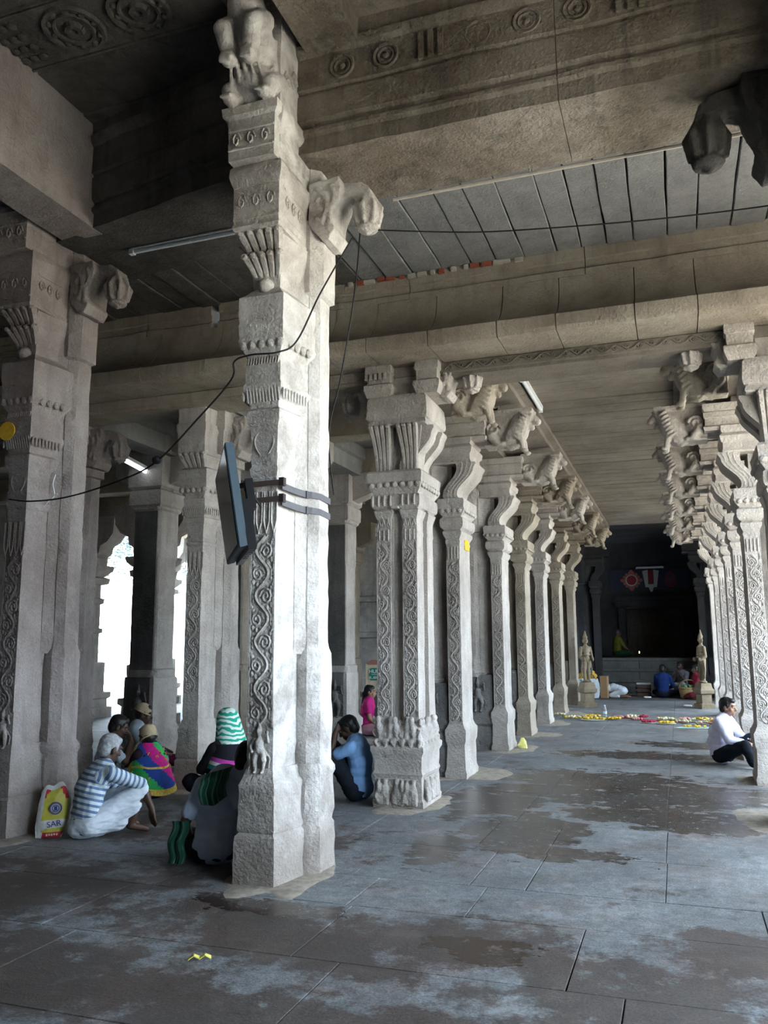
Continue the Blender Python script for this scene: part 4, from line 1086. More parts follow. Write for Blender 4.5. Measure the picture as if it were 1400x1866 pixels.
def smooth_path(pts, n=8):
    P = [Vector(p) for p in pts]; out = []
    for i in range(len(P)-1):
        p0 = P[max(i-1,0)]; p1 = P[i]; p2 = P[i+1]; p3 = P[min(i+2,len(P)-1)]
        for k in range(n):
            t = k/n
            out.append(.5*((2*p1)+(-p0+p2)*t+(2*p0-5*p1+4*p2-p3)*t*t+(-p0+3*p1-3*p2+p3)*t**3))
    return out+[P[-1]]
m = MB(); m.tube(smooth_path([(-5.03,5.3,2.65),(-4.81,5.3,2.62),(-4.42,5.26,2.625),(-3.84,5.1,2.68),(-3.48,5.05,2.79),(-3.11,4.98,3.05),(-2.80,4.90,3.28),(-2.74,4.83,3.38),(-2.60,4.80,3.40),(-2.40,4.81,3.40),(-2.33,4.95,3.52),(-2.27,5.2,3.95),(-2.1,5.38,4.42)]), .0065, 5)
m.ell((-3.48,5.05,2.80),(.035,.03,.03)); tag(m.build('cable', WIRE, None, 60), 'black cable sagging from the left edge pillar to the nearest pillar', 'cable')
m = MB(); m.tube(smooth_path([(-2.05,5.42,4.50),(-2.15,5.55,4.05),(-2.34,5.75,3.49),(-2.52,5.95,3.12),(-2.62,6.3,2.7)]), .0065, 5); tag(m.build('cable', WIRE, None, 60), 'black cable dropping steeply from the side corbel of the nearest pillar', 'cable')
m = MB(); m.tube(smooth_path([(-2.05,5.42,4.50),(-1.25,5.42,4.34),(-.68,5.42,4.27),(.02,5.42,4.21),(.68,5.42,4.18),(.8,5.42,4.2)]), .005, 5); tag(m.build('cable', WIRE, None, 60), 'thin black cable crossing below the slab ceiling towards the upper right', 'cable')
# lamps and conduits
TUBE_OFF = plain('unlit_lamp_tube', (.62,.66,.70), .35); TUBE_ON = plain('lit_lamp_tube', (.9,.95,1), .4, emit=((.85,.93,1.0), 3.0))
def tube_light(label, a, b, tm, r=.016, hb=.03):
    a = Vector(a); b = Vector(b); t = thing('tube_light', label, 'lamp', a)
    d = b-a; L = d.length; u = d/L
    m = MB(); m.tube([u*.03, u*(L-.03)], r, 10); m.build('lamp_tube', tm, t, 60)
    m = MB(); s_ = u.cross(Vector((0,0,1))).normalized()
    m.loft_rings([[p+s_*hb+Vector((0,0,r*1.1)), p-s_*hb+Vector((0,0,r*1.1)), p-s_*hb*.7+Vector((0,0,r*1.1+hb)), p+s_*hb*.7+Vector((0,0,r*1.1+hb))] for p in (Vector((0,0,0)), d)])
    m.build('fitting', WHT, t)
    for p in (Vector((0,0,0)), d): m = MB(); m.cbox(p+Vector((0,0,.004)), (.045,.045,r*2.6)); m.build('lamp_holder', WHT, t)
    return t
tube_light('long grey unlit tube lamp under the dark beam left of the nearest pillar', (-4.42,5.93,4.945), (-3.34,5.91,4.945), TUBE_OFF, .018)
tube_light('unlit tube lamp on the ledge over the first lion bracket', (-1.495,9.05,4.385), (-1.495,10.4,4.385), TUBE_OFF, .024, .035)
tube_light('brightly lit tube lamp behind the reddish pillar, high at left', (-6.75,8.75,3.91), (-6.83,9.75,3.82), TUBE_ON, .02, .05)
tube_light('pale tube lamp over the emblem board in the dark shrine hall', (-1.14,27.52,3.735), (-.36,27.52,3.735), TUBE_OFF, .02, .02)
m = MB(); m.tube([(-1.95,5.89,4.965),(.62,5.88,4.965)], .014, 6); tag(m.build('conduit', plain('cream_conduit', (.50,.46,.40), .6), None, 60), 'thin cream conduit along the lower edge of the big brown beam', 'conduit')
# small paint and string marks
YEL = plain('yellow_paint', (.62,.38,.03), .8)
m = MB(); m.lathe((-5.25,5.47,3.27), [(.001,0),(.08,0),(.08,.012),(.001,.012)], 20, Matrix.Rotation(R(90),3,'X')); m.mi = []; o = m.build('paint_mark', YEL); tag(o, 'round yellow paint mark high on the left edge pillar', 'mark')
m = MB(); m.stone([(-2.328,9.58),(-2.316,9.58),(-2.316,9.80),(-2.328,9.80)], [(2.56,0),(2.76,0)], jit=.006, es=.05, zs=.04); tag(m.build('paint_mark', YEL), 'small yellow daub on the second pillar of the left aisle row', 'mark')
m = MB(); m.tube(smooth_path([(-4.93,5.70,2.92),(-4.95,5.70,2.84),(-4.93,5.70,2.74),(-4.99,5.69,2.68),(-5.06,5.69,2.63)],5), .006, 5); m.tube([(-4.93,5.70,2.74),(-4.90,5.70,2.75)], .006, 5); tag(m.build('string_tie', WHT, None, 60), 'white string knotted round the cable on the left edge pillar', 'string')

# ---------------------------------------------------------------- shrine board with the three emblems
EB = plain('dark_blue_board', (.010,.013,.030), .6); CREAM = plain('cream_paint', (.30,.32,.31), .7); REDP = plain('red_paint', (.16,.008,.012), .6); PINK = plain('faded_red_paint', (.22,.075,.065), .7)
bd = thing('emblem_board', 'dark blue board with three painted emblems above the shrine doorway', 'sign', (-.73, 27.535, 3.40))
m = MB(); m.box((-1.25,0,-.34),(1.1,.06,.30)); m.build('board', EB, bd)
m = MB(); m.prism([(-.25,.24),(-.10,.27),(-.08,.27),(-.08,-.17),(.08,-.17),(.08,.27),(.10,.27),(.25,.24),(.17,-.27),(.08,-.27),(.03,-.41),(-.03,-.41),(-.08,-.27),(-.17,-.27)], 'y', -.03, 0); m.build('tilak_mark', CREAM, bd)
m = MB(); m.box((-.065,-.025,-.155),(.065,0,.27)); m.build('tilak_stripe', REDP, bd)
def disc(m, c, r, y0, y1, n=28): m.prism([(c[0]+r*math.cos(2*PI*i/n), c[1]+r*math.sin(2*PI*i/n)) for i in range(n)], 'y', y0, y1)
m = MB()
for k in range(14): disc(m, (-.58+.235*math.cos(2*PI*k/14), -.04+.235*math.sin(2*PI*k/14)), .045, -.02, 0, 10)
for k in range(4): disc(m, (-.58+.28*math.cos(PI*k/2), -.04+.28*math.sin(PI*k/2)), .055, -.018, 0, 10)
disc(m, (-.58,-.04), .22, -.022, 0); m.build('wheel_rim', PINK, bd)
m = MB(); ring_relief(m, (-.58,-.026,-.04), .165, .018, 'y', 26); m.build('wheel_ring', CREAM, bd, 60)
m = MB(); disc(m, (-.58,-.04), .15, -.03, 0); m.build('wheel_hub', REDP, bd)
m = MB(); m.prism([(.58+.17*math.cos(2*PI*i/20)*(1-.25*math.sin(2*PI*i/20)), -.03+.26*math.sin(2*PI*i/20)) for i in range(20)], 'y', -.02, 0); m.build('conch_mark', plain('dull_red_paint', (.10,.02,.035), .7), bd)
m = MB(); m.tube([(.58+.11*(1-i/30)*math.cos(i*.5), -.026, -.03+.16*(1-i/30)*math.sin(i*.5)) for i in range(26)], .012, 4); m.build('conch_spiral', plain('dull_blue_paint', (.05,.06,.10), .7), bd, 60)
lampf = thing('oil_lamp', 'tiny burning oil lamp on the platform before the shrine', 'lamp', (-1.12, 25.95, 1.03))
m = MB(); m.lathe((0,0,0), [(.03,0),(.035,.01),(.012,.02),(.012,.06),(.05,.08),(.055,.09),(.04,.088)], 12); m.build('lamp_bowl', METAL_DK, lampf, 40)
m = MB(); m.lathe((0,0,.09), [(.003,0),(.014,.015),(.008,.04),(.001,.06)], 8); m.build('flame', plain('flame', (1,.6,.2), .5, emit=((1,.55,.15), 25)), lampf, 60)

ST['tan'] = stone_mat('brown_statue_stone', (.12,.095,.06), (.19,.15,.10), (.27,.22,.155), stain=(.06,.045,.03), stain_amt=.4, bump=.4)
# ---------------------------------------------------------------- guardian statues
def statue(label, loc, rz, mat, s=1.0):
    t = thing('guardian_statue', label, 'statue', loc, rz)
    m = MB(); m.stone([(-.12,-.12),(.12,-.12),(.12,.12),(-.12,.12)], [(0,.04),(.1,.04),(.12,0),(.3,0),(.33,.04),(.40,.05),(.44,.02),(.55,.0)], jit=.006, es=.05, zs=.04); m.build('pedestal', mat, t, 40)
    m = MB(); Z = .55
    m.ell((0,0,Z+.02),(.15,.11,.04))
    for sx in (-1, 1): m.chain([(.06*sx,0,Z+.5),(.065*sx,.01,Z+.28),(.06*sx,-.01,Z+.03)], [.085,.06,.042]); m.ell((.06*sx,-.05,Z+.03),(.04,.08,.025))
    m.ell((0,0,Z+.52),(.125,.095,.10)); m.chain([(0,0,Z+.55),(0,-.005,Z+.74)], [.09,.115]); m.ell((0,-.01,Z+.76),(.15,.09,.08)); m.cap((0,0,Z+.8),(0,0,Z+.9),.045,.045)
    m.ell((0,-.015,Z+.95),(.065,.07,.085)); m.cap((0,-.075,Z+.95),(0,-.09,Z+.935),.014,.016); m.ell((0,0,Z+1.02),(.075,.075,.04)); m.cap((0,0,Z+1.03),(0,0,Z+1.16),.058,.02)
    for sx in (-1, 1):
        m.chain([(.15*sx,0,Z+.77),(.20*sx,0,Z+.58),(.15*sx,-.13,Z+.5)], [.05,.042,.034]); m.ell((.14*sx,-.16,Z+.52),(.035,.04,.045)); m.ell((.075*sx,0,Z+.93),(.02,.03,.05))
        m.tube([(.13*sx,-.02,Z+.5),(.17*sx,-.02,Z+.3),(.15*sx,-.02,Z+.1)], .022, 6)
    for zz in (.62,.7): m.tube([(.13*math.cos(a),-.01+.10*math.sin(a),Z+zz) for a in [k*2*PI/14 for k in range(15)]], .012, 5)
    me = remesh(m, .014, 2, .005, 14, 'statue_body'); me.materials.append(mat); link('figure', me, t).scale = (.78,.78,1)
    return t
statue('standing crowned stone guardian at the last left pillar, hand raised forward', (-2.06, 20.12, 0), R(35), ST['tan'])
statue('standing stone guardian at the last right pillar, seen in profile', (.45, 20.25, 0), R(-60), ST['tan'])

# ---------------------------------------------------------------- collection box with its sign
HB = plain('cream_painted_steel', (.55,.47,.33), .55, coord='obj'); GRN = plain('green_sign_paint', (.01,.17,.12), .5); TXT = plain('white_lettering', (.75,.80,.78), .6)
hb = thing('collection_box', 'cream painted collection box with a green sign, on a dark stone block', 'box', (-4.90, 13.95, .66), R(12))
m = MB(); m.stone([(-.24,-.16),(.24,-.16),(.24,.16),(-.24,.16)], [(0,0),(.44,0),(.46,-.01)], jit=.0, es=.2, zs=.2); m.box((-.25,-.17,0),(-.225,-.15,.46)); m.box((.225,-.17,0),(.25,-.15,.46)); m.build('box_body', HB, hb)
m = MB(); m.loft_rings([[(-.25,-.17,.45),(.25,-.17,.45),(.25,.17,.45),(-.25,.17,.45)],[(-.18,-.12,.53),(.18,-.12,.53),(.18,.12,.53),(-.18,.12,.53)]]); m.build('box_lid', plain('reddish_lid_paint', (.33,.16,.12), .6), hb)
sg = MB(); sg.prism([(x*(.19-.02*(abs(z)>.9)), .29+.105*z) for x, z in ((-1,-.8),(-.9,-1),(.9,-1),(1,-.8),(1,.8),(.9,1),(-.9,1),(-1,.8))], 'y', -.176, -.16); sg = sg.build('sign_plate', GRN, hb)
def text(body, parent, loc, size, mat, rot=(R(90),0,0), align='CENTER', name='lettering', ext=.002):
    c = bpy.data.curves.new(name, 'FONT'); c.body = body; c.size = size; c.align_x = align; c.align_y = 'CENTER'; c.extrude = ext; c.resolution_u = 3
    o = bpy.data.objects.new('raw', c); TMP.collection.objects.link(o); me = baked(o); bpy.data.objects.remove(o); bpy.data.curves.remove(c)
    me.materials.clear(); me.materials.append(mat); o = link(name, me, parent); o.location = loc; o.rotation_euler = rot
    return o
text('HUNDIAL', sg, (0,-.179,.335), .088, TXT); text('உண்டியல்', sg, (0,-.179,.235), .07, TXT)
m = MB(); m.box((-.15,-.179,.284),(.15,-.176,.289)); m.build('sign_rule', TXT, sg)
m = MB(); disc(m, (-.005,.12), .05, -.172, -.16); nb = m.build('number_disc', GRN, hb); text('15', nb, (-.005,-.175,.12), .062, TXT)
blk = thing('stone_block', 'dark stone block carrying the cream collection box', 'block', (-4.90, 13.95, 0), R(12))
m = MB(); m.stone([(-.30,-.24),(.55,-.24),(.55,.24),(-.30,.24)], [(0,.03),(.08,.03),(.1,0),(.56,0),(.58,.03),(.66,.03)], jit=.006, es=.1, zs=.1); m.build('block', ST['black'], blk, 40)

# ---------------------------------------------------------------- small things on the floor
def blossoms(m, n, rx, ry, r, rnd, z=0.0):
    for k in range(n):
        a = rnd.uniform(0, 2*PI); q = math.sqrt(rnd.random())
        m.ell((rx*q*math.cos(a), ry*q*math.sin(a), z+r*.7+rnd.random()*r*.8*(1-q)), (r*rnd.uniform(.8,1.2), r*rnd.uniform(.8,1.2), r*.75), 6, 4)
FY = plain('marigold_yellow', (.62,.42,.05), .8); FW = plain('jasmine_cream', (.62,.58,.38), .8); FR = plain('rose_red', (.36,.03,.07), .8); FP = plain('rose_pink', (.55,.25,.24), .8); LEAF = plain('dried_leaf', (.30,.33,.16), .8); LEAFP = plain('pale_leaf_plate', (.42,.46,.38), .8)
rr = random.Random(11)
FLOW = [((-2.37,17.61),FW,None,.09,.05,'scattered cream blossoms beside a left pillar foot, at the flower line'), ((-2.04,17.07),FW,FY,.16,.05,'cream and yellow loose petals near the left end of the flower line'), ((-1.72,17.4),FY,FW,.17,.06,'long yellow garland lying behind the big leaf plate on the left'),
        ((-1.63,16.78),FY,LEAFP,.2,.1,'yellow garland heaped on a wide leaf plate, left part of the flower line'), ((-1.26,16.92),FY,FY,.13,.09,'round dense heap of yellow marigolds right beside the bottle'), ((-1.14,17.30),FP,None,.14,.05,'thin streak of pink petals right of the bottle'),
        ((-.95,17.49),FW,LEAFP,.14,.07,'cream garland coiled on a leaf plate behind the pink petals'), ((-.85,16.95),FP,FR,.12,.04,'scattered pale pink petals before the coiled cream garland'), ((-.72,17.45),FR,None,.09,.07,'small heap of dark red roses at the back of the flower line'), ((-.62,16.45),FR,LEAFP,.12,.08,'bright red rose heap at the front centre of the flower line'),
        ((-.35,17.1),FW,FY,.18,.06,'cream and yellow garland at the middle of the flower line'), ((-.30,16.36),FY,LEAFP,.15,.06,'yellow garland around dark leaves on a plate, front centre'), ((.0,16.6),FW,FP,.13,.06,'scattered white blossoms front right of the flower line'), ((.02,17.13),FP,FW,.12,.07,'pink and white blossom heap behind the scattered white blossoms'),
        ((.34,17.22),FY,FW,.19,.06,'yellow garland spread wide at the right of the flower line'), ((.32,16.45),FW,FP,.14,.07,'round white and pink blossoms at the front right'), ((.56,16.8),FP,FY,.13,.07,'pink heap on yellow blossoms near the right end'), ((.62,16.3),FW,None,.08,.05,'few white blossoms at the far right end of the flower line')]
for (x, y), ma, mb_, rx, h, lb in FLOW:
    t = thing('flower_heap', lb, 'flowers', (x, y, .001), rr.uniform(-.3,.3), 'temple flowers laid out across the aisle')
    m = MB(); blossoms(m, 16, rx, rx*.55, .022+h*.12, rr, .012); m.build('blossoms', ma, t, 60, kind='stuff')
    if mb_ is LEAFP: m = MB(); m.lathe((0,0,0), [(.01,.0),(rx*.9,.002),(rx*1.15,.012),(rx*1.12,.016),(.01,.008)], 16); m.build('leaf_plate', LEAFP, t, 60)
    elif mb_: m = MB(); blossoms(m, 9, rx*1.25, rx*.7, .018+h*.1, rr, .008); m.build('mixed_petals', mb_, t, 60, kind='stuff')
m = MB(); m.tube(smooth_path([(-2.3,17.5,.004),(-1.6,17.15,.004),(-.9,17.2,.004),(-.2,16.8,.004),(.7,16.75,.004)],10), .014, 5); tag(m.build('thread', plain('dark_thread', (.12,.05,.04), .9), None, 60), 'dark thread lying along the row of temple flowers', 'thread')
t = thing('leaf_tray', 'pale green leaf sheet with blossoms, in front of the flower line at right', 'leaf', (.16,15.75,.001), .15)
m = MB()
for k in range(7): m.loft_rings([[(-.34+.02*k,-.14+.04*k,.004+.003*(k%2)),(.36,-.13+.04*k,.006),(.36,-.09+.04*k,.006),(-.34+.02*k,-.10+.04*k,.004)],[(-.34+.02*k,-.14+.04*k,.010),(.36,-.13+.04*k,.012),(.36,-.09+.04*k,.012),(-.34+.02*k,-.10+.04*k,.010)]])
m.build('leaf_sheet', plain('pale_green_sheet', (.36,.50,.46), .6), t, 40); m = MB(); blossoms(m, 12, .2, .08, .025, rr, .015); m.build('blossoms', FY, t, 60, kind='stuff')
# water bottle
gm, nt, b = nodes('clear_plastic'); b.inputs['Base Color'].default_value = (.86,.93,.97,1); b.inputs['Roughness'].default_value = .12; b.inputs['Transmission Weight'].default_value = .75; b.inputs['IOR'].default_value = 1.2
t = thing('water_bottle', 'clear plastic water bottle standing among the flowers', 'bottle', (-1.44,17.2,0))
m = MB(); m.lathe((0,0,0), [(.03,0),(.037,.01),(.037,.06),(.034,.07),(.037,.08),(.037,.14),(.034,.15),(.037,.16),(.035,.18),(.015,.215),(.013,.235)], 14); m.build('bottle_body', gm, t, 60)
m = MB(); m.lathe((0,0,.235), [(.015,0),(.016,.002),(.016,.018),(.014,.02)], 12); m.build('bottle_cap', WHT, t, 40)
m = MB(); m.lathe((0,0,.09), [(.0378,0),(.0378,.045)], 14); m.build('bottle_label', plain('pale_blue_label', (.55,.68,.78), .5), t, 60)
# crumpled yellow leaf in the foreground
t = MB()
for k in range(4):
    x0 = -.045+.026*k; p = [(x0,-.012,.004+.018*(k%2)),(x0+.03,-.008,.004+.018*((k+1)%2)),(x0+.03,.02,.008+.014*((k+1)%2)),(x0,.016,.008+.014*(k%2))]
    t.loft_rings([[(a,b_,c) for a,b_,c in p],[(a,b_,c+.004) for a,b_,c in p]])
o = t.build('crumpled_leaf', plain('bright_yellow_leaf', (.62,.55,.12), .7)); o.location = (-2.26,3.76,0); o.rotation_euler = (0,0,.5); tag(o, 'small crumpled yellow leaf on the wet foreground floor', 'leaf')
m = MB(); m.stone([(-.05,-.03),(.05,-.03),(.05,.03),(-.05,.03)], [(0,.01),(.05,.012),(.10,-.005),(.15,-.025)], jit=.02, es=.03, zs=.03, freq=14); o = m.build('paper_bag', plain('pale_yellow_paper', (.72,.68,.22), .8), None, 40); o.location = (-2.16,12.15,0); tag(o, 'small pale yellow bag leaning at the third pillar foot', 'bag')
for (x, y), lb in (((.11,20.8),'white scrap on the far aisle floor at right'), ((-.86,23.6),'white scrap on the floor before the steps')):
    m = MB(); m.stone([(-.09,-.05),(.09,-.05),(.09,.05),(-.09,.05)], [(0,0),(.02,.005),(.035,-.02)], jit=.02, es=.04, zs=.02, freq=16); o = m.build('paper_scrap', WHT); o.location = (x,y,0); tag(o, lb, 'paper')
# sand swept round the pillar feet
for i, (x, y, rx, ry) in enumerate([(-2.50,5.25,.36,.50),(-5.05,5.8,.34,.48),(-2.45,7.85,.38,.5),(-2.45,9.75,.52,.6),(-2.4,12.1,.5,.55),(-2.4,14.0,.5,.5),(-2.4,16.0,.45,.5),(-2.4,18.2,.45,.5),(-2.4,20.6,.4,.5),(-4.8,8.1,.42,.5),(-4.8,12.2,.4,.5),(.95,8.0,.55,.6),(.95,10.2,.5,.5),(.95,12.1,.5,.5),(.95,14.1,.45,.5),(.95,16.2,.45,.5),(.95,18.4,.4,.5)]):
    m = MB(); n = 40; rings = []
    for q, h in ((1.0,-.004),(.93,.004),(.8,.008),(.5,.010)):
        rings.append([(x+rx*q*math.cos(2*PI*k/n)*(1+.42*noise.noise(Vector((math.cos(2*PI*k/n)*1.7,math.sin(2*PI*k/n)*1.7,i*3.1)))), y+ry*q*math.sin(2*PI*k/n)*(1+.42*noise.noise(Vector((math.cos(2*PI*k/n)*1.7,math.sin(2*PI*k/n)*1.7,i*3.1)))), h) for k in range(n)])
    m.loft_rings(rings); m.build('swept_sand', SAND, floor, 60, kind='stuff')
# luggage by the last left pillar
BY = plain('yellow_cloth_bag', (.60,.36,.06), .8); BW = plain('white_sack', (.55,.62,.66), .7); BT = plain('teal_plastic', (.05,.25,.28), .6); CART = plain('brown_carton', (.32,.20,.11), .85)
t = thing('shopping_bag', 'white printed shopping bag with yellow handles by the last left pillar', 'bag', (-2.33,23.2,0), R(10))
m = MB(); m.stone([(-.26,-.12),(.26,-.12),(.26,.12),(-.26,.12)], [(0,-.01),(.1,.02),(.38,.01),(.50,-.02)], jit=.012, es=.06, zs=.06); m.build('bag_body', BW, t, 50)
m = MB(); m.box((-.17,-.145,.22),(.17,-.135,.28)); m.box((-.13,-.145,.30),(.16,-.135,.34)); m.build('red_print', REDP, t)
m = MB(); m.box((-.27,-.14,.0),(-.17,-.132,.48)); m.build('teal_side_panel', BT, t)
for s_ in (-1, 1): m = MB(); m.tube(smooth_path([(-.2,.1*s_,.48),(-.12,.1*s_,.60),(.1,.1*s_,.62),(.2,.1*s_,.48)]), .018, 6); m.build('handle', BY, t, 60)
t = thing('cloth_bundle', 'yellow cloth bundle lying on the white shopping bag', 'bundle', (-2.36,23.22,.49))
m = MB(); m.ell((0,0,.09),(.27,.11,.10),14,8); m.ell((.12,-.02,.15),(.1,.09,.08)); me = remesh(m, .02, 2, .015, 9); me.materials.append(BY); link('bundle_cloth', me, t); m = MB(); m.ell((.05,-.06,.19),(.1,.07,.06)); m.build('teal_knot', BT, t, 60)
t = thing('carton', 'brown carton standing right of the white shopping bag', 'box', (-1.93,23.3,0), R(-6)); m = MB(); m.box((-.09,-.14,0),(.09,.14,.55)); m.build('carton_body', CART, t); m = MB(); m.box((-.095,-.145,.55),(-.02,.145,.565)); m.box((.02,-.145,.55),(.095,.145,.565)); m.build('flap', CART, t)
t = thing('cane_basket', 'cane basket with green leaves in front of the seated woman in red', 'basket', (.17,23.45,0))
WICK = plain('cane_wicker', (.24,.17,.08), .85, var=.4, sc=60)
m = MB(); m.lathe((0,0,0), [(.17,0),(.2,.02),(.24,.16),(.25,.30),(.235,.30),(.22,.16),(.16,.03)], 18)
for q in range(4): m.tube([((.21+.012*q)*math.cos(k*PI/9),(.21+.012*q)*math.sin(k*PI/9),.06+.07*q) for k in range(19)], .014, 5)
m.build('basket_body', WICK, t, 50); m = MB(); m.tube([(.23*math.cos(k*PI/12),0,.28+.2*math.sin(k*PI/12)) for k in range(13)], .014, 6); m.build('handle', WICK, t, 60); m = MB(); blossoms(m, 14, .18, .16, .05, rr, .27); m.build('leaves', plain('green_leaves', (.10,.22,.09), .7), t, 60, kind='stuff')
t = thing('crate', 'dark crate with white packets left of the man in the navy shirt', 'crate', (-.98,24.15,0)); m = MB()
for zz in (.02,.13,.24): m.box((-.19,-.17,zz),(.19,-.15,zz+.08)); m.box((-.19,.15,zz),(.19,.17,zz+.08)); m.box((-.19,-.17,zz),(-.17,.17,zz+.08)); m.box((.17,-.17,zz),(.19,.17,zz+.08))
m.box((-.18,-.16,0),(.18,.16,.02)); m.build('crate_body', plain('dark_wood', (.06,.035,.03), .8), t)
for k in range(4): m = MB(); m.stone([(-.05,-.04),(.05,-.04),(.05,.04),(-.05,.04)], [(0,0),(.06,.004)], jit=.006, es=.04, zs=.03, freq=20); o = m.build('packet', WHT, t, 50); o.location = (-.12+.09*k,-.03+.05*(k%2),.30)
# red garland on the dark-fronted pillar glimpsed past the nearest pillar
m = MB()
for k in range(34):
    z = 1.48-.02*k; m.ell((-5.28+.03*math.sin(k*1.3), 12.55, z), (.035,.03,.02), 6, 4)
tag(m.build('flower_garland', plain('garland_red', (.42,.02,.02), .8), None, 60, kind='thing'), 'red flower garland hanging just right of the nearest pillar', 'garland')

# ---------------------------------------------------------------- printed rice sack against the left edge pillar
t = thing('rice_sack', 'yellow printed plastic sack leaning on the left edge pillar beside the striped-shirt man', 'sack', (-4.73,5.64,0), R(38))
SK = [plain('sack_white', (.62,.62,.60), .45), plain('sack_yellow', (.52,.47,.07), .45), plain('sack_red', (.50,.04,.06), .45), plain('sack_blue', (.05,.06,.22), .5)]
def sack_pt(u, v, side):
    w = .120*(1-.42*max(0,(v-.62)/.38)**2.2-.22*max(0,(.3-v)/.3)**1.3)
    bul = .055*max(0,(1-(2*u-1)**2))**.6*max(0,math.sin(PI*min(1,max(0,v))))**.5
    x = (2*u-1)*w+.035*math.sin(v*2.2)-.02; z = .40*v*(1-.06*abs(2*u-1)**3)
    y = side*bul+.022*noise.noise(Vector((x*13,z*11,side*2)))+.05*v
    return (x+.012*noise.noise(Vector((z*9,side,3))), y, z+.02*(u-.5)*v+.015*math.cos(u*7)*(v>.85))
m = MB(); nu, nv = 18, 26
for side in (-1, 1):
    vs = [sack_pt(i/nu, j/nv, side) for j in range(nv+1) for i in range(nu+1)]
    b0 = len(m.v)
    for p in vs: m.v.append(Vector(p))
    for j in range(nv):
        for i in range(nu):
            a = b0+j*(nu+1)+i; f = [a, a+1, a+nu+2, a+nu+1]
            m.f.append(f if side < 0 else f[::-1])
            u, v = (i+.5)/nu, (j+.5)/nv
            c = 1
            if u < .16 or u > .93 or v > .93: c = 0
            elif v < .12: c = 2 if u > .22 else 0
            elif v < .16: c = 1
            elif v < .36 and u < .92: c = 0 if (u < .30 or v > .20) and v < .34 else 1
            elif v > .74 and (u < .16+(v-.74)*.9 or u > .84-(v-.74)*.6): c = 2
            m.mi.append(c)
sk = m.build('sack_body', SK, t, 60)
f_ = lambda u, v: Vector(sack_pt(u, v, -1))
m = MB(); c0 = f_(.55,.56)
for r_, tr in ((.044,.0035),(.036,.0022),(.024,.0035)): m.tube([c0+Vector((r_*math.cos(a), -.006, r_*math.sin(a))) for a in [k*2*PI/24 for k in range(25)]], tr, 4)
m.box((c0.x-.012,c0.y-.008,c0.z-.016),(c0.x+.012,c0.y-.005,c0.z+.016)); m.build('round_emblem', SK[3], sk, 60)
m = MB(); m.lathe((c0.x,c0.y-.002,c0.z), [(.001,0),(.042,0),(.042,.002),(.001,.002)], 20, Matrix.Rotation(R(90),3,'X')); m.build('emblem_ground', SK[0], sk, 60)
p = f_(.58,.27); text('SAR', sk, (p.x,p.y-.010,p.z), .062, SK[3], (R(86),R(-6),R(4))); 
m = MB()
for k in range(5):
    p = f_(.40+.09*k,.07); m.box((p.x-.006,p.y-.007,p.z-.008+.003*(k%2)),(p.x+.006,p.y-.003,p.z+.008))
m.build('small_print', plain('sack_print_pale', (.7,.5,.4), .5), sk)
# ---------------------------------------------------------------- people
def skin_mat(name, c):
    m, nt, b = nodes(name); n = noise_(nt, pos_scaled(nt, coord='obj'), 14, 4)
    nt.links.new(ramp(nt, n, [(.3, tuple(q*.8 for q in c)), (.7, c)]), b.inputs['Base Color']); b.inputs['Roughness'].default_value = .5; b.inputs['Specular IOR Level'].default_value = .35
    b.inputs['Subsurface Weight'].default_value = .0
    return m
SK_D = skin_mat('dark_brown_skin', (.085,.045,.030)); SK_M = skin_mat('brown_skin', (.20,.105,.065)); SK_L = skin_mat('light_brown_skin', (.33,.18,.12))
HAIR_B = plain('black_hair', (.010,.009,.009), .45, var=.4, sc=60); HAIR_G = plain('grey_hair', (.34,.35,.36), .65, var=.35, sc=40, bump=.25, bscale=60)
def cloth_mat(name, c, var=.12): return plain(name, c, .9, spec=.1, var=var, sc=9, bump=.25, bscale=160)
V = Vector
EYE_W = plain('eye_white', (.45,.43,.40), .4)
def mir(d):
    """fill missing right/left joints by mirroring x"""
    for a in list(d):
        if a[-1] == 'R' and isinstance(d[a], tuple) and a[:-1]+'L' not in d: v = d[a]; d[a[:-1]+'L'] = (-v[0], v[1], v[2])
    return d
SIT = dict(P=(0,0,.11), C=(0,.01,.38), N=(0,.03,.585), H=(0,.06,.73), SR=(.17,.02,.54), ER=(.22,.14,.31), WR=(.10,.30,.24), KR=(.29,.30,.12), AR=(-.06,.36,.06), TR=(-.16,.42,.05))
def hand(m, W, f, n, curl=.5, s=1.0, thumb=1, side=1):
    """palm, four unequal bent fingers and a thumb leaving the side of the palm"""
    W = V(W); f = V(f).normalized(); n = V(n); n = (n-f*n.dot(f)).normalized(); l = f.cross(n)*side
    def q(a, b, c): return W+(f*a+l*b+n*c)*s
    m.cap(q(-.01,0,0), q(.02,0,0), .027*s, .030*s)
    for i, b in enumerate((-.029,-.010,.010,.028)):
        L = (.030,.036,.034,.027)[3-i] if False else (.034,.039,.036,.028)[i]
        k0 = q(.075-.006*abs(i-1.2), b, 0); m.cap(q(.015,b*.7,0), k0, .016*s, .0125*s, 8)
        a1 = curl*.9; a2 = curl*1.8; a3 = curl*2.5
        d1 = (f*math.cos(a1)+n*math.sin(a1)+l*b*1.2); d2 = (f*math.cos(a2)+n*math.sin(a2)+l*b*.8); d3 = (f*math.cos(a3)+n*math.sin(a3))
        k1 = k0+d1*L*s; k2 = k1+d2*L*.72*s; k3 = k2+d3*L*.55*s
        m.chain([k0,k1,k2,k3], [.0115*s,.0105*s,.0095*s,.0075*s], 8)
    t0 = q(.012,-.026,.004); t1 = q(.045,-.056,.014+.012*curl); t2 = q(.078,-.062,.018+.03*curl)
    m.chain([t0,t1,t2], [.015*s,.0125*s,.0095*s], 8)
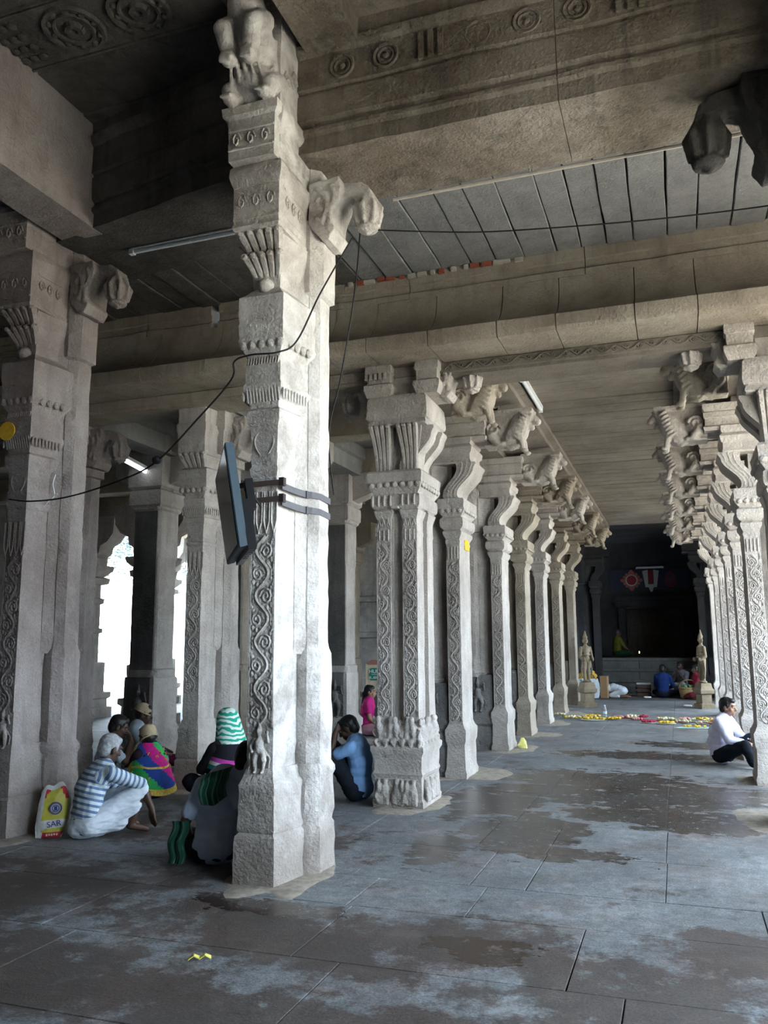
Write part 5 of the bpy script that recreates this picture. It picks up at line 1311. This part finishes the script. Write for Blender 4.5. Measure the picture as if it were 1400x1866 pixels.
def spine(m, J, inf=1.0, lo=0.0, hi=1.0, belly=0.0, rx=1.0):
    P, Cc, Nk = V(J['P']), V(J['C']), V(J['N']); lat = (V(J['SR'])-V(J['SL'])).normalized()
    prof = [(0,.158,.120),(.18,.150,.115+belly*.5),(.38,.142,.108+belly),(.58,.152,.110+belly*.6),(.78,.165,.108),(.92,.145,.09)]
    for t, a, b in prof:
        if t < lo or t > hi: continue
        p = P.lerp(Cc, t/.55) if t < .55 else Cc.lerp(Nk, (t-.55)/.45)
        up = ((Cc-P) if t < .5 else (Nk-Cc)).normalized(); fw = up.cross(lat).normalized(); la = fw.cross(up)
        Rm = Matrix((la, fw, up)).transposed()
        m.ell(p, (a*inf*rx, b*inf, .105*inf), 16, 10, Rm)
    for s in ('R','L'): m.cap(V(J['N']).lerp(V(J['S'+s]), .25), J['S'+s], .062*inf, .058*inf)
def stripe_attr(me, J, period, arms=True):
    segs = [(V(J['P']), V(J['N']), 0)]
    if arms: segs += [(V(J['S'+s]), V(J['E'+s]), 1) for s in 'RL']
    vals = []
    for v in me.vertices:
        best = None
        for a, b, k in segs:
            d = b-a; t = (v.co-a).dot(d)/d.length_squared; tc = min(1.15, max(-.15, t)); dd = (v.co-(a+d*tc)).length - (.13 if k == 0 else .055)
            if best is None or dd < best[0]: best = (dd, t*d.length)
        vals.append(best[1]/period)
    at = me.attributes.new('stripe', 'FLOAT', 'POINT'); at.data.foreach_set('value', vals)
def wrinkle(me, amp=.006, f=(17,17,7)):
    def fold(c):
        q = V((c.x*f[0], c.y*f[1], c.z*f[2])); return amp*noise.noise(q)+amp*.5*noise.noise(q*2.3)
    push(me, fold)
def head_M(J):
    return Matrix.Rotation(J.get('hy', 0), 3, 'Z') @ Matrix.Rotation(J.get('hp', 0), 3, 'X') @ Matrix.Rotation(J.get('hr', 0), 3, 'Y')
def person(label, loc, rz, J, s=.9, skin=SK_D, hair=HAIR_B, shirt=None, legs=None, vox=.011, sleeve=1.0, kind='trousers', hands=True, fine=True, stripe=None, belly=0.0, bald=False, long_hair=False, kids=None, group='people resting in the hall', shirt_low=.0, legskin=False, wr=.006, shin=1.0, tail=False):
    t = thing('person', label, 'person', loc, rz, group); t.scale = (s, s, s)
    J = mir(dict(J)); HM = head_M(J); H = V(J['H']); P = V(J['P'])
    def hp(x, y, z): return H+HM @ V((x, y, z))
    lat = (V(J['SR'])-V(J['SL'])).normalized(); hips = {'R': P+lat*.09, 'L': P-lat*.09}
    m = MB()
    spine(m, J, .93)
    m.cap(V(J['N'])-V((0,0,.02)), hp(0,-.02,-.06), .056, .05)
    m.ell(hp(0,-.01,.025), (.074,.093,.088), 16, 12, HM); m.ell(hp(0,.022,-.035), (.058,.068,.078), 14, 10, HM); m.ell(hp(0,.062,-.078), (.03,.026,.024), 10, 7, HM)
    m.cap(hp(0,.088,.012), hp(0,.108,-.022), .011, .016, 8); m.ell(hp(0,.100,-.026), (.021,.012,.012), 8, 6, HM)
    m.cap(hp(-.022,.083,-.052), hp(.022,.083,-.052), .010, .010, 8); m.cap(hp(-.02,.081,-.066), hp(.02,.081,-.066), .010, .010, 8)
    m.cap(hp(-.045,.074,.032), hp(.045,.074,.032), .013, .013, 8)
    for q in (-1, 1):
        m.ell(hp(.077*q,-.008,-.012), (.012,.024,.036), 8, 7, HM); m.ell(hp(.045*q,.055,-.022), (.024,.022,.024), 8, 6, HM)
    for S in 'RL':
        m.chain([J['S'+S], J['E'+S], J['W'+S]], [.050, .039, .028], 12); m.ell(J['S'+S], .056)
        f = J.get('F'+S) or (V(J['W'+S])-V(J['E'+S]))
        if hands: hand(m, V(J['W'+S])+V(f).normalized()*.012, f, J.get('n'+S, (0,0,-1)), J.get('c'+S, .35), 1.0, 1, 1 if S == 'R' else -1)
        else: m.cap(J['W'+S], V(J['W'+S])+V(f).normalized()*.13, .030, .018)
        m.chain([hips[S], J['K'+S], J['A'+S]], [.084, .058, .036], 12); m.cap(V(J['K'+S]).lerp(V(J['A'+S]), .15), V(J['K'+S]).lerp(V(J['A'+S]), .45), .052, .044)
        m.cap(V(J['A'+S]), J['T'+S], .036, .026)
    me = remesh(m, vox, 2); me.materials.append(skin); body = link('body', me, t)
    if fine:
        for q in (-1, 1):
            m = MB(); m.ell(hp(.032*q,.078,.008), (.014,.008,.007), 8, 6, HM); m.build('eye', EYE_W, body, 60)
            m = MB(); m.ell(hp(.032*q,.0845,.008), (.006,.004,.006), 8, 6, HM); m.build('pupil', HAIR_B, body, 60)
            m = MB(); m.cap(hp(.018*q,.087,.034), hp(.050*q,.078,.036), .005, .004, 6); m.build('eyebrow', HAIR_B, body, 60)
    if hair and not bald:
        m = MB(); m.ell(hp(0,-.026,.038), (.083,.098,.090), 18, 12, HM); m.ell(hp(0,-.055,-.01), (.072,.062,.08), 14, 10, HM); m.ell(hp(0,.035,.085), (.06,.045,.035), 12, 8, HM)
        for q in (-1,1): m.cap(hp(.074*q,.012,.03), hp(.075*q,.016,-.01), .014, .009, 8)
        if long_hair: m.ell(hp(0,-.105,-.03), (.045,.04,.045), 12, 8, HM); m.cap(hp(0,-.1,-.03), V(J['N'])+V((0,-.12,-.12)), .03, .02)
        me = remesh(m, max(.009, vox*.9), 2, .004, 40); me.materials.append(hair); link('hair', me, t)
    if shirt:
        m = MB(); spine(m, J, 1.13, shirt_low, 1, belly)
        if tail: m.ell(P+V((0,-.01,.02)), (.178,.148,.128), 16, 10)
        for S in 'RL':
            a, b, c = V(J['S'+S]), V(J['E'+S]), V(J['W'+S])
            if sleeve <= 1: m.chain([a, a.lerp(b, sleeve)], [.066, .064-.008*sleeve], 14)
            else: m.chain([a, b, b.lerp(c, sleeve-1)], [.066, .054, .046], 14)
        m.cap(V(J['N'])-V((0,0,.03)), V(J['N'])+(H-V(J['N'])).normalized()*.015, .075, .066)
        me = remesh(m, vox, 3); wrinkle(me, wr)
        if stripe: stripe_attr(me, J, stripe)
        me.materials.append(shirt); link('shirt', me, t)
    if legs:
        m = MB()
        m.ell(P, (.178,.146,.112), 16, 10)
        for S in 'RL':
            k, an = V(J['K'+S]), V(J['A'+S])
            m.chain([hips[S], k], [.105, .074], 14)
            if kind == 'trousers': m.chain([k, k.lerp(an, .95*shin)], [.074, .056], 14)
            elif kind == 'lungi': m.chain([k, k.lerp(an, .5*shin)], [.074, .066], 14)
        if kind in ('lungi', 'skirt'):
            kr, kl = V(J['KR']), V(J['KL'])
            for q in (.25,.5,.75): m.cap(P.lerp(hips['R'], 0), kr.lerp(kl, q)*.92+P*.08, .10, .06)
            if kind == 'skirt':
                for S in 'RL': m.chain([V(J['K'+S]), V(J['A'+S])], [.085, .07], 12)
                m.cap(V(J['AR']), V(J['AL']), .07, .07)
        for x in kids or []: m.cap(*x)
        me = remesh(m, vox, 3); wrinkle(me, wr*1.2, (9,9,24))
        for v in me.vertices: v.co.z = max(v.co.z, .004)
        me.materials.append(legs); link('trousers' if kind == 'trousers' else 'dhoti' if kind == 'lungi' else 'skirt', me, t)
    t['_J'] = 0
    del t['_J']
    return t, J, hp, HM
def sheet(name, fn, nu, nv, th, mats, parent, mfn=None, smooth=60, stripe=None):
    """cloth as a thin closed sheet; fn(u,v) -> point"""
    P = [[V(fn(i/nu, j/nv)) for i in range(nu+1)] for j in range(nv+1)]; m = MB(); n = (nu+1)*(nv+1)
    def nor(i, j):
        a = P[j][min(i+1,nu)]-P[j][max(i-1,0)]; b = P[min(j+1,nv)][i]-P[max(j-1,0)][i]; c = a.cross(b); return c.normalized() if c.length > 1e-9 else V((0,0,1))
    m.v = [P[j][i] for j in range(nv+1) for i in range(nu+1)]+[P[j][i]-nor(i,j)*th for j in range(nv+1) for i in range(nu+1)]
    ix = lambda i, j: j*(nu+1)+i
    for j in range(nv):
        for i in range(nu):
            f = [ix(i,j), ix(i+1,j), ix(i+1,j+1), ix(i,j+1)]; k = mfn((i+.5)/nu, (j+.5)/nv) if mfn else 0
            m.f.append(f); m.mi.append(k); m.f.append([n+q for q in reversed(f)]); m.mi.append(k)
    edge = [ix(i,0) for i in range(nu)]+[ix(nu,j) for j in range(nv)]+[ix(i,nv) for i in range(nu,0,-1)]+[ix(0,j) for j in range(nv,0,-1)]
    for a, b in zip(edge, edge[1:]+edge[:1]): m.f.append([b, a, n+a, n+b]); m.mi.append(0)
    o = m.build(name, mats, parent, smooth)
    if stripe:
        vals = [stripe(i/nu, j/nv) for j in range(nv+1) for i in range(nu+1)]*2
        at = o.data.attributes.new('stripe', 'FLOAT', 'POINT'); at.data.foreach_set('value', vals)
    return o
def cap_hat(parent, hp, HM, mat, back=0.0, low=.022):
    m = MB(); m.ell(hp(0,-.022+back,.045), (.090,.104,.088), 18, 12, HM); me = remesh(m, .011, 1)
    bm = bmesh.new(); bm.from_mesh(me); Hc = hp(0,0,low); nrm_ = HM @ V((0,.25,1)).normalized()
    bmesh.ops.bisect_plane(bm, geom=bm.verts[:]+bm.edges[:]+bm.faces[:], plane_co=Hc, plane_no=nrm_, clear_inner=True)
    bmesh.ops.holes_fill(bm, edges=[e for e in bm.edges if e.is_boundary]); bm.to_mesh(me); bm.free()
    me.materials.append(mat); o = link('cap', me, parent)
    m = MB(); m.tube([hp(.088*math.cos(a), -.02+back+.102*math.sin(a), low+.002-.02*math.sin(a)) for a in [k*PI/12 for k in range(25)]], .009, 6); m.build('cap_band', mat, o, 60)

# (a) striped shirt, seen from behind
ST_BLUE = stripes_mat('blue_white_stripes', [(0,(.13,.21,.36)),(.46,(.60,.68,.72))], wob=.10)
DHOTI = cloth_mat('white_dhoti_cotton', (.62,.68,.74), .08)
Ja = dict(P=(0,-.08,.12), C=(0,-.075,.37), N=(0,.05,.57), H=(-.01,.105,.715), hp=R(-22), hy=R(12), SR=(.175,.05,.525), SL=(-.175,.05,.525),
          ER=(.16,.325,.415), WR=(.185,.42,.20), FR=(.02,.10,-1), nR=(-.3,1,.1), cR=.28, EL=(-.17,.27,.34), WL=(-.02,.36,.33), FL=(.5,.6,.1), nL=(0,-.3,-1), cL=.7,
          KR=(.14,.33,.37), AR=(.11,.26,.07), TR=(.14,.40,.03), KL=(-.17,.32,.34), AL=(-.10,.28,.07), TL=(-.12,.42,.03))
ta, J_, hp_, HM_ = person('grey-haired man in a blue and white striped shirt and white dhoti, back turned', (-4.43,5.79,0), R(-31), Ja, .92, SK_D, HAIR_G, ST_BLUE, DHOTI, .0085, .98, 'lungi', stripe=.047, wr=.007, shin=.2,
    kids=[((.06,-.02,.10),(.12,.27,.24),.10,.085),((.02,-.1,.09),(.10,.16,.12),.10,.08),((-.06,-.02,.10),(-.14,.25,.22),.10,.08),((0,-.14,.09),(0,.02,.09),.10,.10)])
# (b) man eating
PALE = cloth_mat('pale_blue_shirt_cloth', (.42,.48,.56)); GREYB = cloth_mat('grey_blue_shirt_cloth', (.30,.36,.40)); NAVYD = cloth_mat('dark_trousers_cloth', (.012,.015,.022)); LUN = cloth_mat('blue_grey_lungi', (.22,.29,.34))
Jb = dict(SIT, H=(.01,.13,.72), N=(0,.06,.585), hp=R(-25), ER=(.24,.20,.38), WR=(.09,.265,.56), FR=(-.4,-.2,.7), nR=(0,-1,-.2), cR=.7, KR=(.20,.36,.30), AR=(.08,.30,.06), TR=(.10,.42,.03), KL=(-.26,.32,.14))
person('dark-haired man in a pale shirt eating with his hand, behind the striped-shirt man', (-5.47,7.25,0), R(-53), Jb, .93, SK_D, HAIR_B, PALE, LUN, .0095, .75, 'lungi')
# (c) man with a tan cap, farther back
CAPM = cloth_mat('tan_cap_cloth', (.45,.36,.23), .2)
Jc = dict(SIT, H=(.0,.10,.72), hp=R(-15), KR=(.24,.32,.20), ER=(.25,.16,.34), WR=(.15,.34,.28))
tc, J_, hp_, HM_ = person('man in a grey-blue shirt and tan cap at the foot of the dark-fronted pillar', (-6.02,8.5,0), R(-62), Jc, .95, SK_D, HAIR_B, GREYB, LUN, .012, 1.7, 'lungi', False)
cap_hat(tc, hp_, HM_, CAPM)
# (d) figure with tan cap under a patchwork shawl
PW = [plain('shawl_blue', (.02,.06,.30), .8, bump=.2), plain('shawl_magenta', (.52,.01,.20), .8, bump=.2), plain('shawl_green', (.03,.36,.09), .8, bump=.2), plain('shawl_yellow', (.60,.44,.08), .8, bump=.2, var=.3, sc=40), plain('shawl_orange', (.62,.20,.05), .8)]
Jd = dict(SIT, P=(0,0,.10), C=(0,.03,.32), N=(0,.10,.49), H=(0,.14,.62), hp=R(-18), SR=(.14,.07,.45), ER=(.18,.22,.26), WR=(.06,.32,.2))
td, J_, hp_, HM_ = person('small figure in a tan cap wrapped in a patchwork shawl of blue, pink and green', (-4.98,7.36,0), R(68), Jd, .92, SK_D, HAIR_B, cloth_mat('dark_blouse', (.03,.02,.03)), cloth_mat('magenta_skirt', (.45,.015,.16)), .011, .9, 'skirt', False)
cap_hat(td, hp_, HM_, CAPM, -.01, -.03)
def shawl_d(u, v):
    a = -PI*.62+u*PI*1.24; z = .56-.50*v+.02*math.sin(u*9)*v
    rx = .10+.18*v**.6; ry = .08+.20*v**.7
    return (rx*math.sin(a), .06-ry*math.cos(a)+.06*(1-v), z+.012*noise.noise(V((u*6,v*6,3))))
def patch(u, v):
    if u < .12 or v > .88: return 3
    if abs(v-.47) < .02: return 3
    a = (u*4.2-v*2.4+3) % 3
    return 0 if a < 1 else 1 if a < 2 else 2
sh = sheet('shawl', shawl_d, 34, 26, .008, PW, td, patch)
m = MB()
for k in range(14):
    u, v = rr.uniform(.12,.9), rr.uniform(.1,.8); p = V(shawl_d(u, v)); q = V((p.x, p.y-.05, 0)).normalized()
    for e in range(5): m.ell(p+q*.006+V((.014*math.cos(e*1.26), 0, .014*math.sin(e*1.26))), (.008,.008,.008), 6, 4)
m.build('printed_flowers', PW[3], sh, 60, kind='stuff')
for k, (x, y, mt) in enumerate(((-.20,.30,PW[2]),(-.09,.36,PW[0]),(.03,.38,PW[1]))):
    m = MB(); m.cap((x,y-.16,.10),(x-.02,y,.06),.075,.06); me = remesh(m, .012, 2, .006, 12); me.materials.append(mt); link('skirt_panel', me, td)
# (e) woman in purple half hidden by the slender pillar
person('woman in purple half hidden behind the slender creeper-carved pillar', (-5.55,9.2,0), R(70), dict(SIT, hp=R(-20)), .9, SK_D, HAIR_B, cloth_mat('purple_sari', (.22,.07,.22)), cloth_mat('maroon_sari', (.16,.02,.06)), .013, .9, 'skirt', False, False, long_hair=True)
# (f) woman in a green printed headscarf
SCARF = None
def scarf_mat(name, a, b_, sc=9):
    m, nt, b = nodes(name); P = pos_scaled(nt, coord='obj'); w = nt.nodes.new('ShaderNodeTexWave'); w.wave_type = 'RINGS'; w.inputs['Scale'].default_value = sc; w.inputs['Distortion'].default_value = 9; w.inputs['Detail'].default_value = 2; nt.links.new(P, w.inputs['Vector'])
    nt.links.new(ramp(nt, w.outputs['Fac'], [(.45, a), (.55, b_)]), b.inputs['Base Color']); b.inputs['Roughness'].default_value = .85; return m
SCARF = scarf_mat('green_white_print', (.01,.30,.20), (.62,.72,.66), 7); BAND = stripes_mat('banded_shawl', [(0,(.012,.012,.016)),(.30,(.40,.05,.30)),(.45,(.62,.62,.62)),(.58,(.02,.27,.27)),(.75,(.012,.012,.018))])
Jf = dict(SIT, H=(0,.09,.74), hp=R(-12), KR=(.20,.34,.22), ER=(.20,.18,.34), WR=(.1,.36,.3))
tf, J_, hp_, HM_ = person('woman with a green printed scarf over her head, between two pillars', (-3.98,7.12,0), R(66), Jf, 1.0, SK_D, HAIR_B, cloth_mat('black_blouse', (.012,.012,.014)), cloth_mat('dark_sari', (.010,.010,.013)), .012, .95, 'skirt', False, False, long_hair=True)
def scarf_f(u, v):
    a = -PI*.62+u*PI*1.24
    if v < .45:
        t = v/.45*PI*.52; r = math.sin(t)
        p = hp_(.098*r*math.sin(a), -.035-.112*r*math.cos(a)+.02*(1-r), .045+.105*math.cos(t))
    else:
        t = (v-.45)/.55; b0 = hp_(.098*math.sin(a), -.035-.112*math.cos(a), .045); p = b0.lerp(V((.17*math.sin(a), -.02-.17*math.cos(a), .46)), t)
    return p
sheet('headscarf', scarf_f, 26, 22, .006, SCARF, tf)
def shawl_f(u, v):
    a = -PI*.7+u*PI*1.4; return ((.19+.04*v)*math.sin(a), .0-(.16+.05*v)*math.cos(a), .585-.30*v+.02*math.sin(u*12)*v)
sheet('banded_shawl', shawl_f, 26, 18, .008, BAND, tf, None, 60, lambda u, v: v*1.15-.25+abs(u-.5)*.3)
# (g) man in a blue-grey shirt leaning on the nearest pillar, back turned
GSH = cloth_mat('grey_blue_kurta', (.52,.63,.82)); GSC = stripes_mat('green_plaid_cloth', [(0,(.02,.09,.06)),(.3,(.08,.23,.16)),(.42,(.02,.08,.055)),(.7,(.11,.30,.21)),(.8,(.015,.07,.05))], wob=.3)
Jg = dict(SIT, C=(.01,.0,.38), N=(.085,.02,.585), H=(.185,.07,.70), SR=(.235,.03,.58), SL=(-.115,.02,.525), hp=R(-22), hy=R(-10), hr=R(14), EL=(-.235,.0,.27), WL=(-.20,.12,.10), ER=(.26,.14,.34), WR=(.16,.30,.22), nL=(1,0,0))
tg, J_, hp_, HM_ = person('man in a blue-grey shirt, green cloth on his shoulder, leaning on the nearest pillar', (-3.09,5.36,0), R(20), Jg, .98, SK_D, HAIR_B, GSH, NAVYD, .0095, .72, 'lungi', wr=.007, tail=True)
def cloth_g(u, v):
    x = -.11+.20*u+.012*math.sin(v*7); y = .06-.20*min(1,v/.28) if v < .28 else -.14-.015*(v-.28)
    z = .575+.055*u+.025*math.sin(min(1, v/.28)*PI) if v < .28 else .575+.055*u-.24*(v-.28)*(1-.25*abs(u-.5))
    return (x*(1-.15*v), y-.008*math.sin(u*16), z-.012*math.sin(u*PI)*v)
sheet('shoulder_cloth', cloth_g, 18, 22, .008, GSC, tg, None, 60, lambda u, v: u*2.2+.1*v)
def cloth_g2(u, v):
    return (-.30+.11*u-.03*v+.012*math.sin(v*9), -.05-.03*u-.02*math.sin(u*12), .30-.28*v)
sheet('hanging_cloth', cloth_g2, 12, 20, .012, GSC, tg, None, 60, lambda u, v: u*1.8+.15*v)
# (h) man in sky blue, knees up, hand to his brow, against the corner pillar
SKY = cloth_mat('sky_blue_shirt', (.20,.36,.62))
Jh = dict(P=(0,.0,.11), C=(0,-.03,.37), N=(0,.02,.57), H=(0,.10,.69), hp=R(-32), SR=(.17,.01,.53), SL=(-.17,.01,.53), EL=(-.17,.235,.42), WL=(-.07,.21,.655), FL=(.35,-.15,.5), nL=(.1,-1,.2), cL=.45,
          ER=(.17,.24,.38), WR=(.12,.34,.50), KR=(.11,.30,.50), AR=(.09,.42,.06), TR=(.10,.54,.03), KL=(-.11,.27,.50), AL=(-.10,.38,.06), TL=(-.11,.50,.03))
person('man in a sky-blue shirt, knees up, hand on his brow, against the corner pillar', (-2.985,7.80,0), R(93), Jh, .97, SK_D, HAIR_B, SKY, NAVYD, .0095, .62, 'trousers', tail=True)
# (i) girl in pink by the collection box
Ji = dict(SIT, H=(0,.05,.72), ER=(.19,.05,.30), WR=(.17,.20,.16), hp=R(-4))
person('girl in a bright pink top seated below the collection box', (-4.87,13.15,0), R(-72), Ji, .95, SK_L, HAIR_B, cloth_mat('bright_pink_top', (.52,.03,.20)), cloth_mat('pink_lap_cloth', (.55,.30,.36)), .013, .55, 'skirt', False, True, long_hair=True)
person('dark-haired figure seated beyond the girl in pink, mostly hidden', (-4.35,13.3,0), R(100), dict(SIT, hp=R(-25)), .8, SK_D, HAIR_B, cloth_mat('dark_violet_cloth', (.05,.03,.07)), NAVYD, .014, .9, 'skirt', False, False)
# (k) man in a white shirt on the right
WS = cloth_mat('white_lilac_shirt', (.62,.62,.78), .06)
Jk = dict(P=(0,.0,.12), C=(0,-.02,.37), N=(0,.05,.58), H=(0,.105,.72), hp=R(-8), SR=(.17,.04,.54), SL=(-.17,.04,.54), ER=(.21,.16,.33), WR=(.11,.33,.30), EL=(-.2,.18,.33), WL=(-.08,.34,.32), KR=(.20,.36,.27), AR=(.22,.46,.06), TR=(.24,.58,.03), KL=(-.14,.34,.34), AL=(-.10,.38,.06), TL=(-.1,.5,.03), nR=(0,0,-1))
tk, J_, hp_, HM_ = person('man in a white shirt and black trousers sitting at the right pillar row', (.43,11.35,0), R(-114), Jk, .95, SK_L, HAIR_B, WS, NAVYD, .0105, 1.8, 'trousers', True, True, None, .05, tail=True)
# far group before the shrine steps
Jl = dict(P=(0,-.16,.20), C=(0,.10,.30), N=(0,.33,.24), H=(0,.45,.17), hp=R(-60), SR=(.16,.30,.23), ER=(.19,.42,.07), WR=(.10,.56,.03), KR=(.11,.16,.07), AR=(.10,-.26,.05), TR=(.10,-.36,.03))
person('bowing person in white near the luggage, folded to the floor', (-1.62,23.45,0), R(82), Jl, .9, SK_M, HAIR_G, cloth_mat('white_upper_cloth', (.50,.56,.62)), DHOTI, .015, .9, 'lungi', False, False, group='worshippers before the shrine steps')
person('person in a navy shirt, back turned, before the shrine steps', (-.47,23.75,0), R(-12), dict(SIT, hp=R(-14)), 1.0, SK_D, HAIR_B, cloth_mat('navy_shirt_cloth', (.012,.03,.12)), NAVYD, .015, 1.8, 'lungi', False, False, group='worshippers before the shrine steps')
Jn = dict(SIT, P=(0,0,.16), C=(0,0,.45), N=(0,.04,.66), H=(0,.08,.81), SR=(.17,.03,.62), ER=(.2,.18,.40), WR=(.05,.22,.62), KR=(.2,.34,.34), AR=(.12,.30,.06), TR=(.12,.42,.03))
person('man in a grey shirt and white dhoti facing out before the shrine steps', (.02,24.5,0), R(150), Jn, .98, SK_D, HAIR_B, cloth_mat('grey_check_shirt', (.13,.13,.15)), DHOTI, .015, .9, 'lungi', False, True, group='worshippers before the shrine steps')
person('woman in a dark red blouse beside the cane basket at the right statue', (.40,23.45,0), R(110), dict(SIT, P=(0,0,.16), C=(0,.01,.43), N=(0,.03,.635), H=(0,.05,.78), SR=(.17,.02,.59)), .95, SK_D, HAIR_B, cloth_mat('dark_red_blouse', (.22,.02,.04)), cloth_mat('maroon_skirt', (.10,.015,.02)), .015, .8, 'skirt', False, False, long_hair=True, group='worshippers before the shrine steps')
person('dim figure in yellow-green cloth seated up on the dark shrine platform', (-1.75,26.0,1.02), R(-60), dict(SIT, hp=R(-20)), .95, SK_D, HAIR_B, cloth_mat('yellow_green_cloth', (.08,.085,.012)), cloth_mat('dark_green_cloth', (.01,.03,.015)), .016, .8, 'skirt', False, False, group='worshippers before the shrine steps')

bpy.data.scenes.remove(TMP)
